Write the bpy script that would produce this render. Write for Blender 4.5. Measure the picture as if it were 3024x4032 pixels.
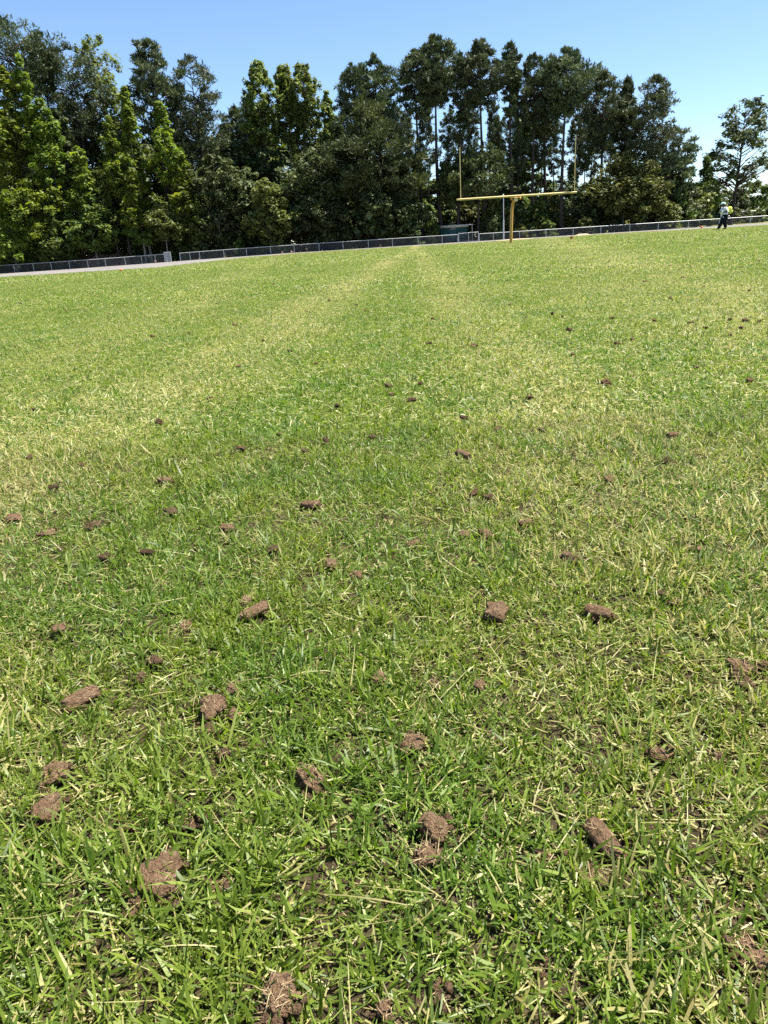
import bpy, math
import numpy as np
from mathutils import Matrix, Vector

SC = bpy.context.scene
for o in list(bpy.data.objects):
    bpy.data.objects.remove(o)

# ------------------------------------------------------------------ camera
F_PX, W_PX, H_PX = 2950.0, 3024.0, 4032.0
CAM_H = 0.55
PITCH = math.atan(1061.0 / F_PX)
ROLL = math.radians(3.6)
_fw = np.array([0, math.cos(PITCH), -math.sin(PITCH)])
_r0 = np.array([1.0, 0, 0])
_u0 = np.array([0, math.sin(PITCH), math.cos(PITCH)])
_rt = math.cos(ROLL) * _r0 - math.sin(ROLL) * _u0
_up = math.sin(ROLL) * _r0 + math.cos(ROLL) * _u0
CAM = np.array([0, 0, CAM_H])
cam_d = bpy.data.cameras.new('camera')
cam_d.sensor_fit = 'HORIZONTAL'
cam_d.sensor_width = 36.0
cam_d.lens = F_PX / W_PX * 36.0
cam_d.clip_start = 0.02
cam_d.clip_end = 5000.0
cam = bpy.data.objects.new('camera', cam_d)
SC.collection.objects.link(cam)
m = Matrix.Identity(4)
for i in range(3):
    m[i][0], m[i][1], m[i][2] = _rt[i], _up[i], -_fw[i]
m[2][3] = CAM_H
cam.matrix_world = m
SC.camera = cam

# ------------------------------------------------------------------ sky, sun, exposure
SUN_EL, SUN_AZ = math.radians(66), math.radians(84)      # azimuth clockwise from the view direction (+Y)
world = bpy.data.worlds.new('World')
SC.world = world
world.use_nodes = True
wn = world.node_tree
sky = wn.nodes.new('ShaderNodeTexSky')
sky.sky_type = 'NISHITA'
sky.sun_disc = False
sky.sun_elevation = SUN_EL
sky.sun_rotation = SUN_AZ
sky.altitude = 100
sky.air_density = 0.9
sky.dust_density = 0.0
sky.ozone_density = 4.5
wn.links.new(sky.outputs[0], wn.nodes['Background'].inputs[0])
wn.nodes['Background'].inputs[1].default_value = 0.073
sun_d = bpy.data.lights.new('sun', 'SUN')
sun_d.energy = 5.0
sun_d.angle = math.radians(0.53)
sun_d.color = (1.0, 0.94, 0.84)
sun = bpy.data.objects.new('sun', sun_d)
SC.collection.objects.link(sun)
sdir = Vector((math.sin(SUN_AZ) * math.cos(SUN_EL), math.cos(SUN_AZ) * math.cos(SUN_EL), math.sin(SUN_EL)))
sun.rotation_euler = sdir.to_track_quat('Z', 'Y').to_euler()
sun.location = (0, 0, 60)
SC.view_settings.view_transform = 'Standard'
SC.view_settings.look = 'None'
SC.view_settings.exposure = 1.5
SC.view_settings.gamma = 1.0
SC.view_settings.use_curve_mapping = False
SC.render.engine = 'CYCLES'
SC.cycles.use_denoising = False
SC.cycles.max_bounces = 5
SC.cycles.diffuse_bounces = 2
SC.cycles.glossy_bounces = 2
SC.cycles.transmission_bounces = 3
SC.cycles.sample_clamp_indirect = 6.0

# ------------------------------------------------------------------ helpers
def ray(u, v):
    d = (u - W_PX / 2) / F_PX * _rt - (v - H_PX / 2) / F_PX * _up + _fw
    return d

def on_plane(u, v, z=0.0):
    d = ray(u, v)
    return CAM + d * ((z - CAM_H) / d[2])

def at_depth(u, v, Y):
    d = ray(u, v)
    return CAM + d * (Y / d[1])

def horizon_v(u):
    return 953 - math.tan(ROLL) * (u - 1512)

def px_size(P):
    """metres per photograph pixel at point P"""
    return float(np.dot(np.asarray(P) - CAM, _fw)) / F_PX

def link(o, parent=None):
    SC.collection.objects.link(o)
    if parent is not None:
        o.parent = parent
    return o

def tag(o, label=None, cat=None, group=None, kind=None):
    if label: o['label'] = label
    if cat: o['category'] = cat
    if group: o['group'] = group
    if kind: o['kind'] = kind
    return o

def empty(name, loc=(0, 0, 0)):
    o = bpy.data.objects.new(name, None)
    o.location = loc
    o.empty_display_size = 0.2
    return link(o)

def np_mesh(name, V, Q, mat=None, attrs=None, smooth=False):
    """mesh from an array of vertices and an array of quads (or triangles)"""
    V = np.ascontiguousarray(V, dtype=np.float32)
    Q = np.ascontiguousarray(Q, dtype=np.int32)
    k = Q.shape[1]
    me = bpy.data.meshes.new(name)
    me.vertices.add(len(V)); me.vertices.foreach_set('co', V.ravel())
    me.loops.add(Q.size); me.loops.foreach_set('vertex_index', Q.ravel())
    me.polygons.add(len(Q))
    me.polygons.foreach_set('loop_start', np.arange(0, Q.size, k, dtype=np.int32))
    if smooth:
        me.polygons.foreach_set('use_smooth', np.ones(len(Q), dtype=bool))
    if attrs:
        for an, av in attrs.items():
            a = me.attributes.new(an, 'FLOAT', 'POINT')
            a.data.foreach_set('value', np.ascontiguousarray(av, dtype=np.float32))
    me.update(calc_edges=True)
    if mat is not None:
        me.materials.append(mat)
    return me

def mobj(name, me, parent=None, loc=None):
    o = bpy.data.objects.new(name, me)
    if loc is not None: o.location = loc
    return link(o, parent)

class MB:
    """collects tubes and boxes as quads"""
    def __init__(s): s.V = []; s.Q = []; s.n = 0
    def add(s, V, Q):
        s.V.append(np.asarray(V, float)); s.Q.append(np.asarray(Q, int) + s.n); s.n += len(V)
    def tube(s, pts, rad, k=8, cap=True):
        pts = np.asarray(pts, float); n = len(pts)
        rad = np.broadcast_to(np.asarray(rad, float), (n,))
        tan = np.gradient(pts, axis=0)
        tan /= np.linalg.norm(tan, axis=1)[:, None] + 1e-12
        ref = np.array([0, 0, 1.0]) if abs(tan[0][2]) < 0.9 else np.array([1.0, 0, 0])
        a = np.cross(tan, ref); a /= np.linalg.norm(a, axis=1)[:, None] + 1e-12
        b = np.cross(tan, a)
        th = np.arange(k) / k * 2 * np.pi
        ring = pts[:, None] + rad[:, None, None] * (np.cos(th)[None, :, None] * a[:, None] + np.sin(th)[None, :, None] * b[:, None])
        V = ring.reshape(-1, 3)
        i, j = np.meshgrid(np.arange(n - 1), np.arange(k), indexing='ij')
        j2 = (j + 1) % k
        Q = np.stack([i * k + j, i * k + j2, (i + 1) * k + j2, (i + 1) * k + j], -1).reshape(-1, 4)
        s.add(V, Q)
        if cap:
            for e, idx in ((0, 0), (n - 1, (n - 1) * k)):
                V2 = np.vstack([ring[e], pts[e][None]])
                Qc = [[jj, (jj + 1) % k, k, k] for jj in range(0, k)]
                # fan as quads over pairs
                Qc = [[jj, (jj + 1) % k, (jj + 2) % k, k] for jj in range(0, k, 2)]
                s.add(V2, Qc)
    def box(s, c, size, rz=0.0):
        x, y, z = np.array(size) / 2
        V = np.array([[sx * x, sy * y, sz * z] for sz in (-1, 1) for sy in (-1, 1) for sx in (-1, 1)])
        cz, sz_ = math.cos(rz), math.sin(rz)
        V = V @ np.array([[cz, sz_, 0], [-sz_, cz, 0], [0, 0, 1]]) + np.array(c)
        s.add(V, [[0, 2, 3, 1], [4, 5, 7, 6], [0, 1, 5, 4], [2, 6, 7, 3], [0, 4, 6, 2], [1, 3, 7, 5]])
    def build(s, name, mat, parent=None, loc=None, smooth=False):
        me = np_mesh(name, np.vstack(s.V), np.vstack(s.Q), mat, smooth=smooth)
        return mobj(name, me, parent, loc)

# value noise in numpy for shapes
def _hash(ix, iy, iz, seed):
    h = (ix * 374761393 + iy * 668265263 + iz * 2147483647 + seed * 1274126177) & 0xFFFFFFFF
    h = ((h ^ (h >> 13)) * 1274126177) & 0xFFFFFFFF
    return ((h ^ (h >> 16)) & 0xFFFF) / 65535.0

def vnoise(P, seed=0):
    P = np.asarray(P, float)
    i = np.floor(P).astype(np.int64); f = P - i
    f = f * f * (3 - 2 * f)
    r = 0
    for dx in (0, 1):
        for dy in (0, 1):
            for dz in (0, 1):
                w = (f[:, 0] if dx else 1 - f[:, 0]) * (f[:, 1] if dy else 1 - f[:, 1]) * (f[:, 2] if dz else 1 - f[:, 2])
                r = r + w * _hash(i[:, 0] + dx, i[:, 1] + dy, i[:, 2] + dz, seed)
    return r * 2 - 1

# ------------------------------------------------------------------ materials
class NT:
    def __init__(s, name):
        s.m = bpy.data.materials.new(name); s.m.use_nodes = True
        s.t = s.m.node_tree; s.t.nodes.clear()
        s.out = s.t.nodes.new('ShaderNodeOutputMaterial')
    def n(s, t, **kw):
        nd = s.t.nodes.new(t)
        for k, v in kw.items(): setattr(nd, k, v)
        return nd
    def l(s, a, b): s.t.links.new(a, b)
    def val(s, sock, v):
        if hasattr(v, 'is_output') or isinstance(v, bpy.types.NodeSocket): s.l(v, sock)
        else: sock.default_value = v
    def math(s, op, a, b=None, clamp=False):
        nd = s.n('ShaderNodeMath', operation=op); nd.use_clamp = clamp
        s.val(nd.inputs[0], a)
        if b is not None: s.val(nd.inputs[1], b)
        return nd.outputs[0]
    def mix(s, fac, a, b, blend='MIX'):
        nd = s.n('ShaderNodeMix', data_type='RGBA', blend_type=blend)
        s.val(nd.inputs[0], fac)
        s.val(nd.inputs[6], a if not isinstance(a, tuple) else (*a, 1))
        s.val(nd.inputs[7], b if not isinstance(b, tuple) else (*b, 1))
        return nd.outputs[2]
    def noise(s, scale, detail=3, rough=0.55, vec=None, dist=0.0):
        nd = s.n('ShaderNodeTexNoise')
        nd.inputs['Scale'].default_value = scale; nd.inputs['Detail'].default_value = detail
        nd.inputs['Roughness'].default_value = rough; nd.inputs['Distortion'].default_value = dist
        if vec is not None: s.l(vec, nd.inputs['Vector'])
        return nd.outputs['Fac']
    def ramp(s, fac, stops):
        nd = s.n('ShaderNodeValToRGB')
        cr = nd.color_ramp
        while len(cr.elements) > 1: cr.elements.remove(cr.elements[0])
        for i, (p, c) in enumerate(stops):
            e = cr.elements[0] if i == 0 else cr.elements.new(p)
            e.position = p; e.color = (*c, 1) if len(c) == 3 else c
        s.l(fac, nd.inputs[0])
        return nd.outputs[0]
    def smooth(s, v, lo, hi, a=0.0, b=1.0):
        nd = s.n('ShaderNodeMapRange', interpolation_type='SMOOTHSTEP')
        s.val(nd.inputs[0], v)
        nd.inputs[1].default_value = lo; nd.inputs[2].default_value = hi
        nd.inputs[3].default_value = a; nd.inputs[4].default_value = b
        return nd.outputs[0]
    def attr(s, name):
        nd = s.n('ShaderNodeAttribute', attribute_name=name)
        return nd.outputs['Fac']
    def principled(s, col, rough=0.7, spec=0.3, bump=None, bump_d=0.01, metal=0.0):
        p = s.n('ShaderNodeBsdfPrincipled')
        s.val(p.inputs['Base Color'], col if not isinstance(col, tuple) else (*col, 1))
        s.val(p.inputs['Roughness'], rough)
        p.inputs['Specular IOR Level'].default_value = spec
        p.inputs['Metallic'].default_value = metal
        if bump is not None:
            b = s.n('ShaderNodeBump'); b.inputs['Distance'].default_value = bump_d
            s.l(bump, b.inputs['Height']); s.l(b.outputs[0], p.inputs['Normal'])
        return p.outputs[0]
    def done(s, sh):
        s.l(sh, s.out.inputs[0]); return s.m

def simple_mat(name, col, rough=0.6, spec=0.3, var=0.15, scale=6.0, metal=0.0, bump=0.0):
    t = NT(name)
    geo = t.n('ShaderNodeTexCoord').outputs['Object']
    f = t.noise(scale, 4, 0.6, geo)
    lo = tuple(c * (1 - var) for c in col); hi = tuple(min(1, c * (1 + var)) for c in col)
    c = t.ramp(f, [(0.3, lo), (0.7, hi)])
    return t.done(t.principled(c, rough, spec, f if bump else None, bump, metal))

# bands of drier turf running along the mowing direction, measured on the ground
def band_line(p, q):
    A, B = on_plane(*p)[:2], on_plane(*q)[:2]
    d = (B - A) / np.linalg.norm(B - A)
    return A, np.array([d[1], -d[0]])
BANDS = [band_line((572, 1588), (1397, 1112)) + (0.34, 1.0),
         band_line((2414, 1905), (1850, 1230)) + (0.30, 0.85),
         band_line((3024, 1238), (2477, 1048)) + (0.9, 0.7),
         band_line((60, 1480), (900, 1100)) + (0.5, 0.45)]

def dry_fraction(t):
    pos = t.n('ShaderNodeNewGeometry').outputs['Position']
    sx = t.n('ShaderNodeSeparateXYZ'); t.l(pos, sx.inputs[0])
    mp = t.n('ShaderNodeMapping'); mp.inputs['Scale'].default_value = (1.0, 0.42, 0.0)
    t.l(pos, mp.inputs[0])
    n1 = t.noise(0.9, 4, 0.6, mp.outputs[0], 0.6)
    n2 = t.noise(4.5, 3, 0.6, mp.outputs[0], 0.3)
    n3 = t.noise(0.16, 3, 0.6, mp.outputs[0])
    d = t.smooth(n1, 0.48, 0.72, 0.0, 0.22)
    d = t.math('ADD', d, t.smooth(n2, 0.52, 0.72, 0.0, 0.30))
    d = t.math('ADD', d, t.smooth(n3, 0.5, 0.68, 0.0, 0.12))
    for A, nrm, w, amp in BANDS:
        dx = t.math('MULTIPLY', t.math('SUBTRACT', sx.outputs[0], float(A[0])), float(nrm[0]))
        dy = t.math('MULTIPLY', t.math('SUBTRACT', sx.outputs[1], float(A[1])), float(nrm[1]))
        dist = t.math('ABSOLUTE', t.math('ADD', dx, dy))
        bn = t.smooth(dist, 0.0, w * 1.8, amp * 0.45, 0.0)
        bn = t.math('MULTIPLY', bn, t.smooth(n1, 0.3, 0.6, 0.5, 1.0))
        d = t.math('ADD', d, bn)
    # the sun-scorched strip along the far left edge
    e = t.math('MULTIPLY', t.smooth(sx.outputs[1], 48, 66, 0, 1), t.smooth(sx.outputs[0], -22, -6, 1, 0.15))
    e = t.math('MULTIPLY', e, t.smooth(n3, 0.38, 0.6, 0.1, 0.95))
    return t.math('ADD', d, e), sx

def grass_material():
    t = NT('grass_blades')
    dry, sx = dry_fraction(t)
    rnd, tint, straw, tt = t.attr('rnd'), t.attr('tint'), t.attr('straw'), t.attr('t')
    isdry = t.math('MAXIMUM', t.math('LESS_THAN', rnd, dry), straw)
    green = t.ramp(tint, [(0.0, (0.055, 0.095, 0.012)), (0.45, (0.135, 0.195, 0.024)), (0.8, (0.235, 0.300, 0.046)), (1.0, (0.37, 0.41, 0.120))])
    base = t.mix(t.smooth(tt, 0.0, 0.35, 0.4, 0.0), green, (0.22, 0.24, 0.09))
    strawc = t.ramp(tint, [(0.0, (0.23, 0.19, 0.070)), (0.5, (0.41, 0.38, 0.150)), (1.0, (0.56, 0.54, 0.27))])
    pos = t.n('ShaderNodeNewGeometry').outputs['Position']
    lush = t.smooth(t.noise(2.2, 3, 0.55, pos, 0.4), 0.42, 0.62, 0.0, 1.0)
    base = t.mix(t.math('MULTIPLY', lush, 0.62), base, (0.55, 0.80, 0.75), 'MULTIPLY')
    col = t.mix(isdry, base, strawc)
    p = t.principled(col, 0.45, 0.38)
    tr = t.n('ShaderNodeBsdfTranslucent')
    hs = t.n('ShaderNodeHueSaturation'); hs.inputs['Value'].default_value = 1.25; hs.inputs['Saturation'].default_value = 1.1
    t.l(col, hs.inputs['Color']); t.l(hs.outputs[0], tr.inputs[0])
    mx = t.n('ShaderNodeMixShader'); mx.inputs[0].default_value = 0.46
    t.l(p, mx.inputs[1]); t.l(tr.outputs[0], mx.inputs[2])
    return t.done(mx.outputs[0])

def turf_soil_material():
    t = NT('turf_soil')
    pos = t.n('ShaderNodeNewGeometry').outputs['Position']
    a = t.noise(60, 5, 0.7, pos); b = t.noise(330, 3, 0.6, pos); c = t.noise(14, 3, 0.5, pos)
    col = t.ramp(a, [(0.3, (0.020, 0.014, 0.009)), (0.55, (0.045, 0.031, 0.020)), (0.75, (0.085, 0.062, 0.036))])
    col = t.mix(t.smooth(b, 0.58, 0.68, 0, 0.75), col, (0.16, 0.13, 0.06))
    col = t.mix(t.smooth(c, 0.42, 0.65, 0, 0.35), col, (0.035, 0.036, 0.014))
    return t.done(t.principled(col, 0.95, 0.1, a, 0.006))

def field_far_material():
    t = NT('field_turf')
    dry, sx = dry_fraction(t)
    pos = t.n('ShaderNodeNewGeometry').outputs['Position']
    n = t.noise(25, 4, 0.6, pos)
    g = t.ramp(n, [(0.3, (0.05, 0.10, 0.02)), (0.7, (0.10, 0.16, 0.035))])
    col = t.mix(t.math('MULTIPLY', dry, 0.7, True), g, (0.32, 0.28, 0.12))
    return t.done(t.principled(col, 0.95, 0.1, n, 0.02))

def plug_material(name, dark=1.0, fibre=0.5):
    t = NT(name)
    oc = t.n('ShaderNodeTexCoord').outputs['Object']
    a = t.noise(90, 5, 0.7, oc); b = t.noise(380, 3, 0.7, oc)
    mp = t.n('ShaderNodeMapping'); mp.inputs['Scale'].default_value = (0.25, 1, 1); t.l(oc, mp.inputs[0])
    c = t.noise(700, 2, 0.6, mp.outputs[0], 0.4)
    k = dark
    col = t.ramp(a, [(0.25, (0.085 * k, 0.055 * k, 0.037 * k)), (0.5, (0.225 * k, 0.140 * k, 0.082 * k)), (0.75, (0.34 * k, 0.235 * k, 0.155 * k))])
    col = t.mix(t.smooth(c, 0.60 - 0.05 * fibre, 0.70, 0, 0.35 + 0.5 * fibre), col, (0.34, 0.25, 0.14))
    h = t.math('ADD', t.math('MULTIPLY', a, 0.7), t.math('MULTIPLY', b, 0.5))
    return t.done(t.principled(col, 0.95, 0.08, h, 0.02))

def leaf_material(name, ramp, trans=0.3, rough=0.55):
    t = NT(name)
    tint = t.attr('tint')
    oi = t.n('ShaderNodeObjectInfo').outputs['Random']
    col = t.ramp(tint, ramp)
    hs = t.n('ShaderNodeHueSaturation')
    t.l(t.smooth(oi, 0, 1, 0.488, 0.512), hs.inputs['Hue']); t.l(t.smooth(oi, 0, 1, 0.85, 1.15), hs.inputs['Value'])
    t.l(col, hs.inputs['Color'])
    col = hs.outputs[0]
    p = t.principled(col, rough, 0.25)
    tr = t.n('ShaderNodeBsdfTranslucent')
    h2 = t.n('ShaderNodeHueSaturation'); h2.inputs['Value'].default_value = 1.2; h2.inputs['Saturation'].default_value = 1.1
    t.l(col, h2.inputs['Color']); t.l(h2.outputs[0], tr.inputs[0])
    mx = t.n('ShaderNodeMixShader'); mx.inputs[0].default_value = trans
    t.l(p, mx.inputs[1]); t.l(tr.outputs[0], mx.inputs[2])
    return t.done(mx.outputs[0])

def bark_material(name, a, b):
    t = NT(name)
    oc = t.n('ShaderNodeTexCoord').outputs['Object']
    mp = t.n('ShaderNodeMapping'); mp.inputs['Scale'].default_value = (1, 1, 0.25); t.l(oc, mp.inputs[0])
    f = t.noise(7, 5, 0.65, mp.outputs[0])
    return t.done(t.principled(t.ramp(f, [(0.3, a), (0.7, b)]), 0.9, 0.15, f, 0.05))

M = {}
M['grass'] = grass_material()
M['soil'] = turf_soil_material()
M['field'] = field_far_material()
M['plug'] = plug_material('soil_plug', 1.0, 0.5)
M['plug_dark'] = plug_material('soil_plug_dark', 0.62, 0.25)
M['plug_straw'] = plug_material('soil_plug_straw', 1.0, 1.0)
M['fibre'] = simple_mat('root_fibre', (0.34, 0.26, 0.14), 0.7, 0.2, 0.3, 200)
M['pine'] = leaf_material('pine_needles', [(0, (0.026, 0.040, 0.018)), (0.5, (0.058, 0.080, 0.032)), (1, (0.120, 0.145, 0.058))], 0.18)
M['pine_olive'] = leaf_material('pine_needles_olive', [(0, (0.035, 0.050, 0.018)), (0.5, (0.060, 0.082, 0.026)), (1, (0.105, 0.125, 0.038))], 0.22)
M['leaf_bright'] = leaf_material('leaf_bright', [(0, (0.060, 0.095, 0.014)), (0.5, (0.135, 0.190, 0.024)), (1, (0.250, 0.300, 0.044))], 0.44)
M['leaf_mid'] = leaf_material('leaf_mid', [(0, (0.050, 0.080, 0.018)), (0.5, (0.100, 0.140, 0.028)), (1, (0.180, 0.220, 0.050))], 0.40)
M['leaf_poplar'] = leaf_material('leaf_poplar', [(0, (0.085, 0.125, 0.030)), (0.5, (0.16, 0.215, 0.052)), (1, (0.25, 0.30, 0.09))], 0.46)
M['leaf_dull'] = leaf_material('leaf_dull', [(0, (0.034, 0.052, 0.018)), (0.5, (0.066, 0.090, 0.028)), (1, (0.125, 0.150, 0.050))], 0.24)
M['leaf_olive'] = leaf_material('leaf_olive', [(0, (0.055, 0.068, 0.016)), (0.5, (0.110, 0.125, 0.028)), (1, (0.19, 0.20, 0.052))], 0.28)
M['bark'] = bark_material('pine_bark', (0.028, 0.023, 0.020), (0.075, 0.058, 0.047))
M['bark_pale'] = bark_material('pale_bark', (0.13, 0.115, 0.095), (0.27, 0.24, 0.20))
M['yellow'] = simple_mat('goal_post_paint', (0.52, 0.27, 0.045), 0.35, 0.5, 0.10, 3)
M['yellow_pale'] = simple_mat('crossbar_paint', (0.58, 0.45, 0.17), 0.35, 0.5, 0.08, 3)
M['galv'] = simple_mat('galvanised_steel', (0.48, 0.49, 0.49), 0.45, 0.5, 0.12, 5, 0.3)
M['galv_dull'] = simple_mat('weathered_steel', (0.20, 0.21, 0.20), 0.6, 0.4, 0.2, 5, 0.2)
M['wire'] = simple_mat('fence_wire', (0.15, 0.152, 0.15), 0.6, 0.3, 0.15, 5, 0.2)
M['shed'] = simple_mat('shed_green_paint', (0.026, 0.085, 0.075), 0.5, 0.35, 0.2, 2)
M['roofing'] = simple_mat('roof_sheet', (0.55, 0.55, 0.53), 0.6, 0.3, 0.12, 2)
M['cream'] = simple_mat('cream_trim', (0.62, 0.60, 0.52), 0.6, 0.3, 0.1, 4)
M['sand'] = simple_mat('sand', (0.40, 0.32, 0.22), 0.95, 0.05, 0.18, 9, bump=0.02)
M['orange'] = simple_mat('flag_orange', (0.85, 0.20, 0.09), 0.5, 0.3, 0.15, 30)
M['red'] = simple_mat('flag_red', (0.34, 0.055, 0.02), 0.5, 0.3, 0.4, 60)

def track_material():
    t = NT('track_surface')
    pos = t.n('ShaderNodeNewGeometry').outputs['Position']
    a = t.noise(1.6, 5, 0.65, pos); b = t.noise(0.35, 3, 0.6, pos)
    col = t.ramp(a, [(0.3, (0.115, 0.11, 0.11)), (0.7, (0.20, 0.19, 0.18))])
    col = t.mix(t.smooth(b, 0.45, 0.65, 0, 0.5), col, (0.27, 0.245, 0.205))
    return t.done(t.principled(col, 0.95, 0.1, a, 0.02))
M['track'] = track_material()

def ground_material():
    t = NT('ground_cover')
    pos = t.n('ShaderNodeNewGeometry').outputs['Position']
    sx = t.n('ShaderNodeSeparateXYZ'); t.l(pos, sx.inputs[0])
    a = t.noise(0.7, 5, 0.65, pos); b = t.noise(0.12, 3, 0.6, pos)
    litter = t.ramp(a, [(0.3, (0.13, 0.085, 0.055)), (0.7, (0.27, 0.175, 0.125))])
    grass = t.ramp(a, [(0.3, (0.10, 0.12, 0.035)), (0.7, (0.26, 0.25, 0.09))])
    f = t.smooth(t.math('ADD', sx.outputs[0], t.math('MULTIPLY', b, 12.0)), 34, 46, 0, 1)
    return t.done(t.principled(t.mix(f, litter, grass), 0.95, 0.1, a, 0.05))
M['ground'] = ground_material()

# ------------------------------------------------------------------ terrain
def sstep(x, a, b):
    t = np.clip((np.asarray(x, float) - a) / (b - a), 0, 1)
    return t * t * (3 - 2 * t)

def far_z(X, Y):
    """the ground beyond the playing field falls away a little on the left"""
    return -0.28 * (1 - sstep(X, -42, -6)) * sstep(Y, 54, 78)

def grid_sheet(name, xs, ys, zf, mat):
    X, Y = np.meshgrid(xs, ys)
    Z = zf(X, Y)
    V = np.stack([X, Y, Z], -1).reshape(-1, 3)
    nx, ny = len(xs), len(ys)
    i, j = np.meshgrid(np.arange(ny - 1), np.arange(nx - 1), indexing='ij')
    q = i * nx + j
    Q = np.stack([q, q + 1, q + nx + 1, q + nx], -1).reshape(-1, 4)
    return tag(mobj(name, np_mesh(name, V, Q, mat, smooth=True)), kind='structure')

grid_sheet('ground', np.concatenate([[-3000, -900, -300], np.arange(-120, 121, 10), [300, 900, 3000]]),
           np.concatenate([[-300, -40], np.arange(40, 200, 6), [260, 400, 900, 3000]]),
           lambda X, Y: far_z(X, Y) - 0.085 + np.where(Y < 40, -0.1, 0), M['ground'])

# edge of the mown field, read along the photograph and laid on the ground
EDGE_PX = [(-500, 1118), (0, 1092), (350, 1071), (700, 1046), (1000, 1012), (1300, 989), (1690, 966), (2015, 946), (2350, 924), (2690, 906), (3024, 886), (3500, 860)]
EDGE = np.array([on_plane(u, v)[:2] for u, v in EDGE_PX])
EDGE_X, EDGE_Y = EDGE[:, 0], EDGE[:, 1]
def edge_y(X): return np.interp(X, EDGE_X, EDGE_Y)

# track between the field and the fence
FENCE_Y = 99.0
txs = np.linspace(-75, 75, 76)
ty = np.linspace(0, 1, 14)
TX, TT = np.meshgrid(txs, ty)
TY = (edge_y(TX) - 2) * (1 - TT) + (FENCE_Y + 0.8) * TT
tz = far_z(TX, TY) - 0.045
V = np.stack([TX, TY, tz], -1).reshape(-1, 3)
i, j = np.meshgrid(np.arange(13), np.arange(75), indexing='ij'); q = i * 76 + j
tag(mobj('running_track', np_mesh('running_track', V, np.stack([q, q + 1, q + 77, q + 76], -1).reshape(-1, 4), M['track'], smooth=True)), kind='structure')

# field turf sheet
ty = np.linspace(0, 1, 30) ** 2
fxs = np.linspace(-60, 60, 61)
TX, TT = np.meshgrid(fxs, ty)
TY = -1.0 * (1 - TT) + edge_y(TX) * TT
V = np.stack([TX, TY, far_z(TX, TY) - 0.032 + 0.0 * TX], -1).reshape(-1, 3)
i, j = np.meshgrid(np.arange(29), np.arange(60), indexing='ij'); q = i * 61 + j
tag(mobj('field', np_mesh('field', V, np.stack([q, q + 1, q + 62, q + 61], -1).reshape(-1, 4), M['field'], smooth=True)), kind='structure')

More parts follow.
